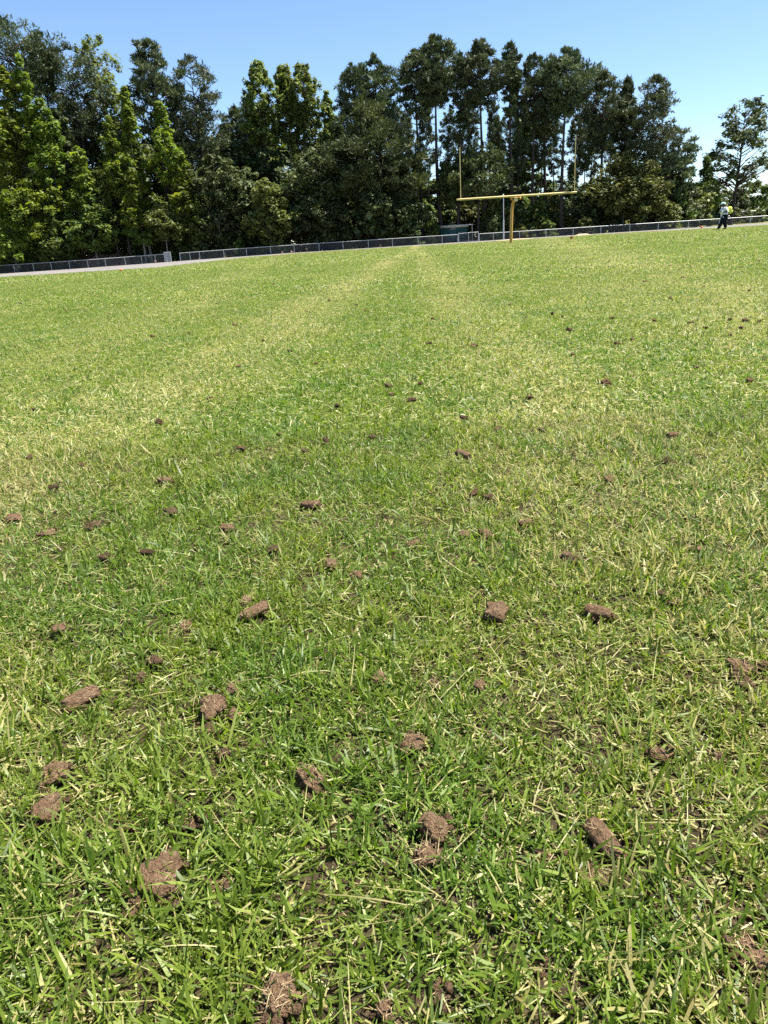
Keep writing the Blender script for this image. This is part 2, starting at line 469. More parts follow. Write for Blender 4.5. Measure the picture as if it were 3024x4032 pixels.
# ------------------------------------------------------------------ soil plugs: where they lie in the photograph
# (u, v, width px, height px, tilt in the picture deg, kind, label)   kind: c core, b broken chunk, d dark crumbs, s straw-bound clump, f flat crumbs
PLUGS = [
 (219, 3027, 100, 78, 20, 'b', 'pale brown soil chunk near the left edge, just above another chunk'),
 (182, 3169, 116, 100, 10, 'b', 'rounded brown soil chunk at the left edge beside yellow blades'),
 (173, 3087, 46, 36, 0, 'd', 'small soil crumb between the two brown chunks at the left edge'),
 (633, 3424, 165, 128, -8, 'b', 'largest dark brown soil chunk, lower left, with a dark hole below it'),
 (670, 3505, 70, 60, 0, 'd', 'crumbly soil fragment right below the largest dark chunk'),
 (524, 3524, 64, 62, 0, 'd', 'crumbly soil fragment left below the largest dark chunk'),
 (1221, 3050, 104, 118, 70, 's', 'straw-flecked soil clump left of centre beside a black hole'),
 (1071, 3082, 36, 26, 0, 'd', 'tiny soil crumb left of the straw-flecked clump'),
 (1098, 3898, 138, 140, 60, 's', 'reddish brown soil chunk at the bottom, left of centre'),
 (1057, 3985, 78, 62, 0, 'd', 'dark soil lump below the reddish chunk at the bottom edge'),
 (506, 3223, 92, 34, 12, 'f', 'thin flat soil flake under blades, above the largest chunk'),
 (756, 3214, 66, 48, -30, 'd', 'small dark soil fragment above and right of the largest chunk'),
 (861, 3447, 92, 44, 5, 'f', 'flat soil crumbs in the grass right of the largest chunk'),
 (620, 4012, 56, 40, 0, 'd', 'soil crumb cut by the bottom edge, lower left'),
 (1510, 3955, 62, 78, 70, 'b', 'reddish soil chunk at the bottom edge near the middle'),
 (1712, 3246, 110, 100, 40, 'b', 'sandy brown soil chunk right of centre, above a crumbly one'),
 (1685, 3345, 104, 78, 0, 's', 'crumbly soil lump just below the sandy brown chunk'),
 (2378, 3283, 92, 165, -68, 'c', 'long soil core pointing away, lower right, with a root stub'),
 (2337, 3433, 74, 56, 10, 's', 'round fibrous soil lump below the long core at lower right'),
 (2433, 3365, 42, 36, 0, 'd', 'small dark crumb at the foot of the long core'),
 (2916, 3693, 122, 52, -4, 'c', 'flat soil core near the right edge with a blade across it'),
 (2972, 3760, 130, 80, -15, 'b', 'broad soil chunk at the right edge under the flat core'),
 (1735, 3893, 66, 88, 70, 'd', 'dark upright soil lump between blades at the bottom centre'),
 (2123, 3784, 62, 42, 0, 'd', 'dark loose soil in a grass gap, lower right of centre'),
 (2587, 3415, 42, 32, 0, 'd', 'tiny soil crumb right of the long core'),
 (2182, 3345, 84, 56, 0, 'f', 'loose soil beside the black hole left of the long core'),
 (3014, 3850, 44, 80, 80, 'b', 'soil fragment cut by the right edge near the bottom'),
 (314, 2738, 118, 68, 33, 'c', 'smooth cylindrical soil core at left, lying slanted up to the right'),
 (834, 2775, 104, 88, 15, 'b', 'rough soil chunk left of centre with crumbs beside it'),
 (820, 2842, 42, 36, 0, 'd', 'small crumb just below the rough chunk left of centre'),
 (916, 2793, 52, 38, 20, 'b', 'small lump at the right side of the rough chunk'),
 (1003, 2396, 110, 54, 30, 'c', 'ribbed cylindrical soil core left of centre, slanted up to the right'),
 (970, 2351, 52, 46, 0, 's', 'crumbly lump at the upper left end of the ribbed core'),
 (232, 2465, 52, 46, 30, 'b', 'small pale soil lump at left above the smooth core'),
 (611, 2590, 60, 62, 60, 'd', 'dark soil clump below a black hole at left'),
 (551, 2642, 42, 30, 0, 'd', 'small crumb left below the clump with the black hole'),
 (729, 2446, 46, 42, 0, 's', 'straw-mixed soil crumb left of the ribbed core'),
 (1299, 2570, 52, 60, 60, 'd', 'upright crumbly soil lump in the middle, in a grass gap'),
 (1495, 2660, 56, 46, 10, 'b', 'smooth small soil lump near the picture centre line'),
 (884, 2948, 54, 62, 60, 'd', 'soil lump among blades left of the straw-flecked clump'),
 (916, 2693, 46, 46, 0, 's', 'straw-covered crumb above the rough chunk left of centre'),
 (1949, 2401, 92, 74, -25, 'b', 'split soil clump right of centre with pale straw behind it'),
 (2355, 2401, 104, 60, -15, 'c', 'arched soil core at right with fibrous end over a dark gap'),
 (2606, 2319, 46, 40, 0, 'd', 'dark soil crumb right above the arched core'),
 (2656, 2355, 42, 34, 0, 'd', 'second dark crumb, lower right of its twin above the arched core'),
 (2916, 2606, 78, 62, 30, 's', 'fibrous soil clump near the right edge'),
 (2920, 2660, 62, 46, 0, 'd', 'dark crumbs right under the fibrous clump by the right edge'),
 (3014, 2604, 46, 70, 70, 'b', 'soil lump cut by the right edge beside the fibrous clump'),
 (1886, 2679, 46, 40, 0, 'b', 'neat small round soil lump right of centre'),
 (1708, 2674, 42, 34, 0, 'd', 'dark crumb left of the neat round lump'),
 (1630, 2915, 92, 62, -30, 'b', 'reddish soil lump right of centre with a darker lump behind it'),
 (1653, 2887, 50, 36, 0, 'd', 'dark lump behind the reddish one right of centre'),
 (2610, 2939, 112, 48, 0, 'f', 'patch of loose dark soil in torn turf at right'),
 (2829, 2952, 42, 34, 0, 'd', 'small crumb right of the torn turf patch'),
 (2255, 2191, 70, 46, -35, 'c', 'dark reddish soil core slanted down to the right, in lush grass'),
 (1913, 2096, 52, 42, 20, 'b', 'brown soil lump, right one of a close pair'),
 (1831, 2096, 46, 36, 0, 'b', 'brown soil lump, left one of a close pair'),
 (1630, 2128, 58, 30, 10, 'c', 'small flat soil core left of the close pair'),
 (2068, 2046, 58, 26, 12, 'c', 'pale flat soil core above the dark reddish core'),
 (2738, 2137, 104, 26, 0, 'f', 'long flat strip of soil crumbs at right'),
 (1404, 2255, 48, 40, 30, 'b', 'pinkish soil lump in the middle above the crumbly one'),
 (1308, 2205, 52, 42, 0, 's', 'straw-bound soil crumb left of the pinkish lump'),
 (893, 2068, 54, 32, 15, 'b', 'brown soil lump left of centre, in the lush green strip'),
 (369, 2055, 64, 36, 0, 'd', 'dark reddish crumbs at left, right one of three'),
 (196, 2082, 64, 34, 5, 'f', 'reddish flat crumbs at left, middle one of three'),
 (55, 2032, 64, 36, 0, 'b', 'reddish soil crumbs at the left edge, leftmost of three'),
 (1221, 1978, 84, 34, 0, 'c', 'long flat brown soil core in the middle of the field'),
 (647, 1884, 62, 28, 0, 'c', 'flat soil core in the dry strip at left'),
 (670, 2005, 52, 34, 0, 'd', 'dark soil crumb in pale straw at left'),
 (1822, 1784, 60, 40, -35, 'c', 'slanted soil core right of centre in the mid field'),
 (2396, 1878, 52, 34, 0, 'b', 'reddish soil lump in the dry patch at right'),
 (2346, 1852, 50, 28, 0, 'f', 'flat crumbs beside the reddish lump in the dry patch'),
 (2647, 1707, 48, 30, 5, 'c', 'pinkish soil core sitting on grass at right'),
]
SMALL_PX = [(574, 2159, 40), (405, 2178, 36), (1075, 2146, 36), (1326, 1588, 36), (1098, 1702, 32), (948, 1756, 46), (1285, 1724, 42), (1467, 1711, 42),
 (825, 1560, 30), (624, 1652, 46), (1203, 1765, 36), (1922, 1942, 36), (1826, 1634, 34), (1959, 1679, 42), (2387, 1497, 46), (1653, 1502, 32), (2742, 1438, 32),
 (2952, 1488, 36), (1621, 1565, 40), (2255, 1388, 26), (2132, 1684, 34), (2624, 1798, 36), (1530, 1511, 38), (1867, 1925, 44), (130, 1604, 28), (1540, 1545, 28),
 (2085, 1555, 36), (1690, 1345, 26), (2575, 1255, 24), (2720, 1265, 26), (2870, 1255, 28), (2490, 1330, 26), (2640, 1170, 22), (2950, 1140, 22), (2690, 1090, 20),
 (2540, 1105, 20), (2330, 1045, 16), (2400, 1048, 16), (2640, 1045, 16), (2920, 1050, 16), (2270, 1050, 14), (1295, 1180, 22), (600, 1320, 24), (925, 1275, 22),
 (260, 1220, 18), (80, 1192, 16), (1080, 1115, 16), (1385, 1145, 16), (1140, 1375, 24), (1585, 1165, 18), (2010, 1195, 18), (1705, 1250, 20), (940, 1435, 26),
 (320, 1820, 34), (210, 1905, 40), (115, 1790, 30), (2990, 1260, 24), (2215, 1240, 18)]
HOLES_PX = [(600, 3480, 60), (610, 3500, 60), (1185, 2975, 70), (2200, 3265, 90), (612, 2530, 46), (2950, 3630, 110), (1640, 3305, 60), (2450, 3330, 60), (1870, 1930, 40), (2350, 2440, 50), (960, 2378, 30),
            (585, 3365, 46), (2620, 2950, 80), (1240, 3110, 50)]

plug_xy = []          # centre, radius used to thin the turf
for p in PLUGS:
    P = on_plane(p[0], p[1] + 0.1 * p[3], 0.012); s = px_size(P)
    plug_xy.append((P[0], P[1], 0.5 * max(p[2], p[3] * 1.1) * s))
for u, v, w in HOLES_PX:
    P = on_plane(u, v, 0.0)
    plug_xy.append((P[0], P[1], 0.55 * w * px_size(P)))
plug_xy = np.array(plug_xy)
hole_xy = np.array([(*on_plane(u, v, 0.0)[:2], 0.5 * w * px_size(on_plane(u, v, 0.0))) for u, v, w in HOLES_PX])

def near_z(x, y):
    x = np.asarray(x, float); y = np.asarray(y, float)
    sh = x.shape
    P = np.stack([x.ravel(), y.ravel(), np.zeros(x.size)], -1)
    z = 0.0045 * vnoise(P * 9, 1) + 0.003 * vnoise(P * 28, 2) + 0.0016 * vnoise(P * 80, 3)
    for hx, hy, hr in hole_xy:
        d = np.hypot(P[:, 0] - hx, P[:, 1] - hy)
        z = z - 0.021 * np.exp(-(d / (hr * 0.9)) ** 4)
    return (z - 0.002).reshape(sh)

NEAR_Y = 2.3
grid_sheet('field_soil', np.arange(-1.9, 1.91, 0.014), np.arange(0.12, NEAR_Y, 0.0125), near_z, M['soil'])

# ------------------------------------------------------------------ grass
def blades(rng, x, y, z, L, w, tilt, az, curl, twist, straw, blunt=0.25, seg=3):
    n = len(x)
    s = np.array([0, 0.36, 0.70, 1.0]) if seg == 3 else np.array([0, 0.52, 1.0])
    tip = np.where(rng.random(n) < blunt, 0.5, 0.08)
    wid = np.stack([np.full(n, 0.62), np.full(n, 1.0)] + ([np.full(n, 0.82)] if seg == 3 else []) + [tip], 1) * w[:, None] * 0.5
    m = seg + 1
    pts = np.zeros((n, m, 3)); pts[:, 0] = np.stack([x, y, z], -1)
    ca, sa = np.cos(az), np.sin(az)
    for k in range(1, m):
        th = tilt + curl * (s[k] + s[k - 1]) / 2
        d = np.stack([np.sin(th) * ca, np.sin(th) * sa, np.cos(th)], -1)
        pts[:, k] = pts[:, k - 1] + d * (L * (s[k] - s[k - 1]))[:, None]
    V = np.zeros((n, m, 2, 3))
    for k in range(m):
        th = tilt + curl * s[k]
        d = np.stack([np.sin(th) * ca, np.sin(th) * sa, np.cos(th)], -1)
        side = np.stack([-sa, ca, np.zeros(n)], -1)
        nrm = np.cross(d, side)
        tw = twist * (0.4 + s[k])
        wv = side * np.cos(tw)[:, None] + nrm * np.sin(tw)[:, None]
        V[:, k, 0] = pts[:, k] - wv * wid[:, k, None]
        V[:, k, 1] = pts[:, k] + wv * wid[:, k, None]
    V = V.reshape(-1, 3)
    b = np.arange(n)[:, None, None] * (2 * m) + np.arange(seg)[None, :, None] * 2
    Q = (b + np.array([0, 1, 3, 2])[None, None, :]).reshape(-1, 4)
    rep = lambda a: np.repeat(a, 2 * m)
    at = {'rnd': rep(rng.random(n)), 'tint': rep(np.clip(rng.beta(2.2, 2.4, n), 0, 1)), 'straw': rep(straw.astype(float)),
          't': np.tile(np.repeat(s, 2), n)}
    return V, Q, at

def blade_field(rng, xs, ys, zf, lmin, lmax, wmin, wmax, straw_p=0.16, lens=None, seg=2):
    n = len(xs)
    straw = rng.random(n) < straw_p
    L = rng.uniform(lmin, lmax, n) * (0.75 + 0.5 * rng.random(n))
    if lens is not None: L = L * lens
    L = np.where(straw, L * 0.6, L)
    w = (wmin + (wmax - wmin) * rng.beta(1.3, 2.0, n) * 1.25) * np.where(straw, 0.75, 1)
    tilt = np.where(straw, rng.uniform(1.2, 1.62, n), np.clip(rng.normal(0.88, 0.34, n), 0.1, 1.45))
    curl = np.where(straw, rng.normal(0, 0.25, n), rng.normal(0.28, 0.55, n))
    az = rng.uniform(0, 2 * np.pi, n)
    tw = rng.normal(0, 0.55, n)
    z = zf + np.where(straw, rng.uniform(0.003, 0.55, n) * lmax * 0.5, 0)
    return blades(rng, xs, ys, z, L, w, tilt, az, curl, tw, straw, 0.25, seg)

def fragments(rng, x, y, z, l0, l1, w0, w1, straw_p, lift):
    """short cut pieces of blade lying about in the sward"""
    n = len(x)
    L = rng.uniform(l0, l1, n) / 2; w = rng.uniform(w0, w1, n) / 2
    az = rng.uniform(0, 2 * np.pi, n); el = rng.normal(0, 0.45, n); ro = rng.normal(0, 0.6, n)
    d = np.stack([np.cos(az) * np.cos(el), np.sin(az) * np.cos(el), np.sin(el)], -1)
    sd = np.stack([-np.sin(az), np.cos(az), np.zeros(n)], -1); nr = np.cross(d, sd)
    wv = sd * np.cos(ro)[:, None] + nr * np.sin(ro)[:, None]
    c = np.stack([x, y, z + 0.002 + lift * rng.random(n) ** 1.3], -1)
    V = np.stack([c - d * L[:, None] - wv * w[:, None], c - d * L[:, None] + wv * w[:, None] * 0.8,
                  c + d * L[:, None] + wv * w[:, None] * 0.5, c + d * L[:, None] - wv * w[:, None] * 0.6], 1).reshape(-1, 3)
    rep = lambda a: np.repeat(a, 4)
    return V, np.arange(n * 4).reshape(-1, 4), {'rnd': rep(rng.random(n)), 'tint': rep(np.clip(rng.beta(2.2, 2.0, n), 0, 1)),
            'straw': rep((rng.random(n) < straw_p).astype(float)), 't': rep(np.full(n, 0.6))}

def join_parts(a, b):
    return np.vstack([a[0], b[0]]), np.vstack([a[1], b[1] + len(a[0])]), {k: np.concatenate([a[2][k], b[2][k]]) for k in a[2]}

rng = np.random.default_rng(7)
def frustum_points(rng, dens, y0, y1, margin):
    """random points on the ground in the part of the field the view takes in"""
    hw = lambda y: 0.60 * y + margin
    A = (y1 - y0) * 2 * hw(y1)
    n = int(A * dens)
    y = rng.uniform(y0, y1, n); x = rng.uniform(-hw(y1), hw(y1), n)
    k = np.abs(x) < hw(y)
    return x[k], y[k]

# nearest turf: every blade its own place, thinned where plugs and holes lie
def turf(rng, dens, y0, y1, margin, per, seg, wmul=1.0):
    x, y = frustum_points(rng, dens / per, y0, y1, margin)        # tuft centres
    P0 = np.stack([x, y, np.zeros(len(x))], -1)
    clump = vnoise(P0 * 14, 11) * 0.6 + vnoise(P0 * 35, 12) * 0.5
    kp = rng.random(len(x)) < np.clip(0.84 + 0.7 * clump, 0.2, 1)
    x, y = np.repeat(x[kp], per), np.repeat(y[kp], per)
    x = x + rng.normal(0, 0.0055, len(x)); y = y + rng.normal(0, 0.0055, len(y))
    keep = np.ones(len(x), bool)
    for px_, py_, pr_ in plug_xy:
        d = np.hypot(x - px_, y - py_)
        front = np.hypot(x - px_, (y - py_ + pr_ * 0.9) * 0.9)
        keep &= ~((d < pr_ * 0.85) & (rng.random(len(x)) < 0.95))
        keep &= ~((front < pr_ * 0.85) & (rng.random(len(x)) < 0.55))
    x, y = x[keep], y[keep]
    lens = np.clip(1.0 + 0.35 * vnoise(np.stack([x, y, np.zeros(len(x))], -1) * 6, 13), 0.6, 1.5)
    return blade_field(rng, x, y, near_z(x, y) - 0.002, 0.018, 0.040, 0.0015 * wmul, 0.0036 * wmul, 0.07, lens, seg)
V, Q, at = turf(rng, 46000, 0.16, 1.2, 0.12, 6, 3)
V, Q, at = join_parts((V, Q, at), turf(rng, 32000, 1.2, NEAR_Y, 0.20, 5, 2, 1.1))
# pale runners lying across the sward
xr, yr = frustum_points(rng, 420, 0.16, 1.7, 0.12)
nr_ = len(xr)
V, Q, at = join_parts((V, Q, at), blades(rng, xr, yr, near_z(xr, yr) + rng.uniform(0.004, 0.016, nr_), rng.uniform(0.035, 0.085, nr_), rng.uniform(0.0007, 0.0014, nr_),
                      rng.uniform(1.25, 1.6, nr_), rng.uniform(0, 6.28, nr_), rng.normal(0, 0.35, nr_), rng.normal(0, 0.8, nr_), np.ones(nr_)))
x1, y1 = frustum_points(rng, 34000, 0.16, 1.2, 0.12)
x2, y2 = frustum_points(rng, 26000, 1.2, NEAR_Y, 0.20)
xs = np.concatenate([x1, x2]); ys = np.concatenate([y1, y2])
keep = np.ones(len(xs), bool)
for px_, py_, pr_ in plug_xy:
    keep &= ~((np.hypot(xs - px_, ys - py_) < pr_ * 0.95) & (rng.random(len(xs)) < 0.9))
xs, ys = xs[keep], ys[keep]
V, Q, at = join_parts((V, Q, at), fragments(rng, xs, ys, near_z(xs, ys), 0.006, 0.016, 0.0010, 0.0023, 0.24, 0.012))
tag(mobj('grass', np_mesh('grass', V, Q, M['grass'], at, smooth=True)), 'mown green grass with straw clippings in the foreground', 'grass', kind='stuff')

def tile_collection(name, size, dens, lmin, lmax, wmin, wmax, straw_p, count, seed):
    col = bpy.data.collections.new(name)
    for k in range(count):
        r = np.random.default_rng(seed + k)
        n = int(size * size * dens)
        x = r.uniform(-size / 2, size / 2, n); y = r.uniform(-size / 2, size / 2, n)
        c = vnoise(np.stack([x, y, np.full(n, k * 3.3)], -1) * (6.0 / size), 21)
        kp = r.random(n) < np.clip(0.8 + 0.6 * c, 0.3, 1)
        V, Q, at = blade_field(r, x[kp], y[kp], np.full(kp.sum(), -0.012), lmin, lmax, wmin, wmax, straw_p)
        nf = int(n * 0.8); x = r.uniform(-size / 2, size / 2, nf); y = r.uniform(-size / 2, size / 2, nf)
        V, Q, at = join_parts((V, Q, at), fragments(r, x, y, np.full(nf, -0.008), wmax * 3, wmax * 6, wmin, wmax, 0.22, 0.018))
        o = bpy.data.objects.new('%s_tile' % name, np_mesh('%s_tile' % name, V, Q, M['grass'], at, smooth=True))
        col.objects.link(o)
    return col

def scatter(name, col, count, pts, rot, scl, seed, label):
    r = np.random.default_rng(seed)
    me = bpy.data.meshes.new(name)
    me.vertices.add(len(pts)); me.vertices.foreach_set('co', np.ascontiguousarray(pts, dtype=np.float32).ravel())
    for an, ty_, v in (('idx', 'INT', r.integers(0, count, len(pts)).astype(np.int32)), ('rotz', 'FLOAT', rot.astype(np.float32)), ('scl', 'FLOAT', scl.astype(np.float32))):
        a = me.attributes.new(an, ty_, 'POINT'); a.data.foreach_set('value', v)
    me.update()
    o = mobj(name, me)
    ng = bpy.data.node_groups.new(name + '_scatter', 'GeometryNodeTree')
    ng.interface.new_socket('Geometry', in_out='INPUT', socket_type='NodeSocketGeometry')
    ng.interface.new_socket('Geometry', in_out='OUTPUT', socket_type='NodeSocketGeometry')
    N = ng.nodes
    gi, go = N.new('NodeGroupInput'), N.new('NodeGroupOutput')
    ci = N.new('GeometryNodeCollectionInfo'); ci.inputs[0].default_value = col
    ci.inputs[1].default_value = True; ci.inputs[2].default_value = True
    iop = N.new('GeometryNodeInstanceOnPoints')
    def na(n_, dt):
        x = N.new('GeometryNodeInputNamedAttribute'); x.data_type = dt; x.inputs[0].default_value = n_
        return [s for s in x.outputs if s.name == 'Attribute' and s.enabled][0]
    cx = N.new('ShaderNodeCombineXYZ')
    ng.links.new(na('rotz', 'FLOAT'), cx.inputs[2])
    sc_ = N.new('ShaderNodeCombineXYZ'); s_ = na('scl', 'FLOAT')
    sc_.inputs[0].default_value = 1.0; sc_.inputs[1].default_value = 1.0
    ng.links.new(s_, sc_.inputs[2])
    ng.links.new(gi.outputs[0], iop.inputs['Points']); ng.links.new(ci.outputs[0], iop.inputs['Instance'])
    iop.inputs['Pick Instance'].default_value = True
    ng.links.new(na('idx', 'INT'), iop.inputs['Instance Index'])
    ng.links.new(cx.outputs[0], iop.inputs['Rotation']); ng.links.new(sc_.outputs[0], iop.inputs['Scale'])
    ng.links.new(iop.outputs[0], go.inputs[0])
    md = o.modifiers.new('scatter', 'NODES'); md.node_group = ng
    return tag(o, label, 'grass', kind='stuff')

def tile_points(size, y0, y1, margin, edge=False):
    pts = []
    ny = int(math.ceil((y1 - y0) / size))
    for a in range(ny):
        yc = y0 + (a + 0.5) * size
        hw = 0.60 * (yc + size) + margin
        nx = int(math.ceil(hw / size))
        for b in range(-nx, nx + 1):
            xc = b * size
            if edge and yc > edge_y(xc) - size * 0.35: continue
            pts.append((xc, yc, float(far_z(xc, yc))))
    return np.array(pts)

def grass_ring(name, size, y0, y1, margin, dens, l0, l1, w0, w1, sp, count, seed, label, edge=False):
    col = tile_collection(name, size, dens, l0, l1, w0, w1, sp, count, seed)
    pts = tile_points(size, y0, y1, margin, edge)
    r = np.random.default_rng(seed + 99)
    return scatter(name, col, count, pts, r.integers(0, 4, len(pts)) * (math.pi / 2), r.uniform(0.85, 1.15, len(pts)), seed, label)

grass_ring('mid_grass', 0.5, NEAR_Y - 0.02, 9.4, 0.6, 11000, 0.020, 0.042, 0.0026, 0.0050, 0.08, 6, 100, 'mown grass of the middle of the field')
grass_ring('far_grass', 1.2, 9.38, 24.98, 1.5, 3200, 0.024, 0.046, 0.0055, 0.010, 0.07, 5, 200, 'mown grass farther out on the field')
grass_ring('distant_grass', 3.0, 24.98, 76.0, 4.0, 700, 0.028, 0.052, 0.013, 0.024, 0.06, 4, 300, 'mown grass at the far end of the field', True)

# ------------------------------------------------------------------ soil plugs
def plug_mesh(seed, kind, nu=34, nv=26):
    U, Vv = np.meshgrid(np.arange(nu) / nu * 2 * np.pi, np.linspace(0, np.pi, nv))
    e = {'c': 0.38, 'b': 0.75, 'd': 0.9, 's': 0.85, 'f': 0.9}[kind]
    sg = lambda a, p: np.sign(a) * np.abs(a) ** p
    X = sg(np.cos(Vv), e); R = sg(np.sin(Vv), min(1, e + 0.15))
    D = np.stack([X, R * np.cos(U), R * np.sin(U)], -1).reshape(-1, 3)
    amp = {'c': 0.16, 'b': 0.30, 'd': 0.46, 's': 0.38, 'f': 0.46}[kind]
    n = vnoise(D * 1.5 + seed, seed) * amp + vnoise(D * 3.6 + seed, seed + 1) * amp * 0.6 + vnoise(D * 8 + seed, seed + 2) * amp * 0.45
    D = D * (1 + n)[:, None]
    i, j = np.meshgrid(np.arange(nv - 1), np.arange(nu), indexing='ij'); j2 = (j + 1) % nu
    Q = np.stack([i * nu + j, i * nu + j2, (i + 1) * nu + j2, (i + 1) * nu + j], -1).reshape(-1, 4)
    return D * 0.5, Q

def fibres(r, half, n, L):
    V, Q, at = blades(r, *(r.uniform(-0.9, 0.9, n) * half[0], r.uniform(-0.8, 0.8, n) * half[1], np.abs(r.normal(0.75, 0.2, n)) * half[2]),
                      r.uniform(0.5, 1.0, n) * L, r.uniform(0.0003, 0.0007, n), r.uniform(0.9, 1.9, n), r.uniform(0, 6.28, n), r.normal(0.2, 0.6, n), r.normal(0, 0.8, n), np.ones(n))
    return V, Q

PM = {'c': 'plug', 'b': 'plug', 'd': 'plug_dark', 's': 'plug_straw', 'f': 'plug'}
for k, (u, v, w, h, ang, kind, label) in enumerate(PLUGS):
    P = on_plane(u, v + 0.1 * h, 0.012)
    s = px_size(P)
    view_el = math.asin((CAM_H - 0.012) / np.linalg.norm(P - CAM))
    a = math.radians(ang)
    # length along the picture tilt, stretched where the ground is foreshortened
    lx, ly = w * s * 0.9, h * s * 0.9
    if kind == 'c':
        big = max(lx, ly); dx, dy = math.cos(a) * big, math.sin(a) * big / max(0.45, math.sin(view_el))
        length = min(math.hypot(dx, dy), 0.07); az = math.atan2(dy, dx)
        dia = min(lx, ly) * 1.0
        size = np.array([length, dia, dia])
    else:
        dep = ly / max(0.5, math.sin(view_el))
        size = np.array([lx, min(dep, lx * 1.5), min(ly, lx) * 0.95]); az = a * 0.5
        if kind == 'f': size[2] = min(ly * 0.55, 0.012)
    V, Q = plug_mesh(k + 3, kind)
    V = V * size[None, :]
    zc = size[2] * 0.27 + (0.004 if kind in 'cb' else 0.001)
    root = empty('soil_plug', (P[0], P[1], 0.0))
    root.rotation_euler = (0, 0, az)
    tag(root, label, 'soil plug', 'soil plugs left by aeration on the grass')
    mobj('core', np_mesh('core', V, Q, M[PM[kind]], smooth=True), root, (0, 0, zc))
    if w > 40:
        r = np.random.default_rng(900 + k)
        fV, fQ = fibres(r, size / 2, int(10 + (22 if kind == 's' else 6) * min(w, 140) / 60), 0.012 + 0.006 * (kind == 's'))
        mobj('root_fibre', np_mesh('root_fibre', fV, fQ, M['fibre']), root, (0, 0, zc))
    if w > 60:   # loose crumbs shed around it
        r = np.random.default_rng(500 + k)
        cV, cQ, off = [], [], 0
        bV, bQ = plug_mesh(700 + k, 'd', 8, 6)
        for _ in range(9):
            th = r.uniform(0, 6.28); rr = r.uniform(0.45, 0.85)
            sc_ = r.uniform(0.003, 0.0085)
            cV.append(bV * sc_ * r.uniform(0.7, 1.3, 3) + np.array([math.cos(th) * rr * size[0], math.sin(th) * rr * max(size[1], 0.012), 0.004 + 0.4 * sc_]))
            cQ.append(bQ + off); off += len(bV)
        tag(mobj('crumbs', np_mesh('crumbs', np.vstack(cV), np.vstack(cQ), M['plug_dark'], smooth=True), root), kind='stuff')

# smaller plugs farther out: nothing tells these apart
protos = []
for k in range(6):
    V, Q = plug_mesh(60 + k, 'cbdsbd'[k])
    protos.append(np_mesh('soil_plug', V, Q, M['plug' if k % 3 else 'plug_dark'], smooth=True))
small = [(u, v, w) for u, v, w in SMALL_PX]
r = np.random.default_rng(31)
n_s = 0
while n_s < 80:
    yy = 3.5 + 26 * r.random() ** 1.4
    xx = r.uniform(-0.52, 0.52) * yy
    if xx < 0 and r.random() < 0.45: continue
    small.append((xx, yy, None)); n_s += 1
for k, (a, b, w) in enumerate(small):
    if w is None:
        P = np.array([a, b, 0.02]); length = r.uniform(0.022, 0.042)
    else:
        P = on_plane(a, b, 0.02); length = min(max(w * px_size(P) * 0.85, 0.024), 0.07)
    o = bpy.data.objects.new('soil_plug', protos[k % 6])
    o.location = (P[0], P[1], 0.012); o.scale = (length, length * r.uniform(0.5, 0.75), min(length * 0.5, 0.024)); o.rotation_euler = (r.normal(0, 0.2), r.normal(0, 0.2), r.uniform(0, 3.14))
    link(o)
    tag(o, 'small dark soil plug, a mere speck on the mid or far grass', 'soil plug', 'small soil plugs scattered over the mid and far grass')

# ------------------------------------------------------------------ goal post
GY = 49.6
gc = at_depth(2028, 786, GY)
gx = gc[0]
bz = 2.66                                      # crossbar height seen over the turf
gp = tag(empty('goal_post', (gx - 0.15, GY, 0)), 'yellow football goal post with curved neck and two uprights', 'goal post')
ox = 0.15
mb = MB()
pts = [(-0.10, 0, -0.3), (-0.10, 0, 0.4), (-0.08, 0, 1.2), (-0.05, 0.0, 1.9), (0.0, -0.02, 2.25), (0.06, -0.12, 2.45), (0.14, -0.3, 2.5)]
# smooth neck
pp = np.array(pts); tt = np.linspace(0, len(pp) - 1, 26); pp = np.stack([np.interp(tt, range(len(pp)), pp[:, c]) for c in range(3)], -1)
mb.tube(pp, 0.095, 16)
mb.build('gooseneck', M['yellow'], gp, smooth=True)
mb = MB(); mb.tube([(0.13, -0.24, 2.5), (0.15, -0.40, 2.5)], 0.115, 16); mb.build('neck_cap', M['yellow_pale'], gp, smooth=True)
mb = MB(); mb.box((0.10, -0.25, 2.62), (0.62, 0.2, 0.03)); mb.box((-0.12, -0.25, 2.56), (0.1, 0.12, 0.16)); mb.box((0.42, -0.25, 2.56), (0.1, 0.12, 0.16)); mb.build('mounting_plate', M['yellow'], gp)
# ends of the crossbar in the photograph
Lc = at_depth(1796, 795, GY); Rc = at_depth(2267, 755, GY)
hwid = (Rc[0] - Lc[0]) / 2; cxr = (Rc[0] + Lc[0]) / 2 - gp.location.x
mb = MB(); mb.tube([(cxr - hwid, -0.25, bz + 0.05), (cxr + hwid, -0.25, bz + 0.05)], 0.06, 12); mb.build('crossbar', M['yellow_pale'], gp, smooth=True)
for uu, v0 in ((1809, 582), (2259, 536)):
    Pt = at_depth(uu, v0, GY); Pb = at_depth(uu + (3 if uu < 2000 else -2), 770, GY)
    xb = Pb[0] - gp.location.x
    mb = MB(); mb.tube([(xb, -0.25, bz + 0.1), (xb, -0.25, Pt[2])], 0.024, 8); mb.build('upright', M['yellow_pale'], gp, smooth=True)

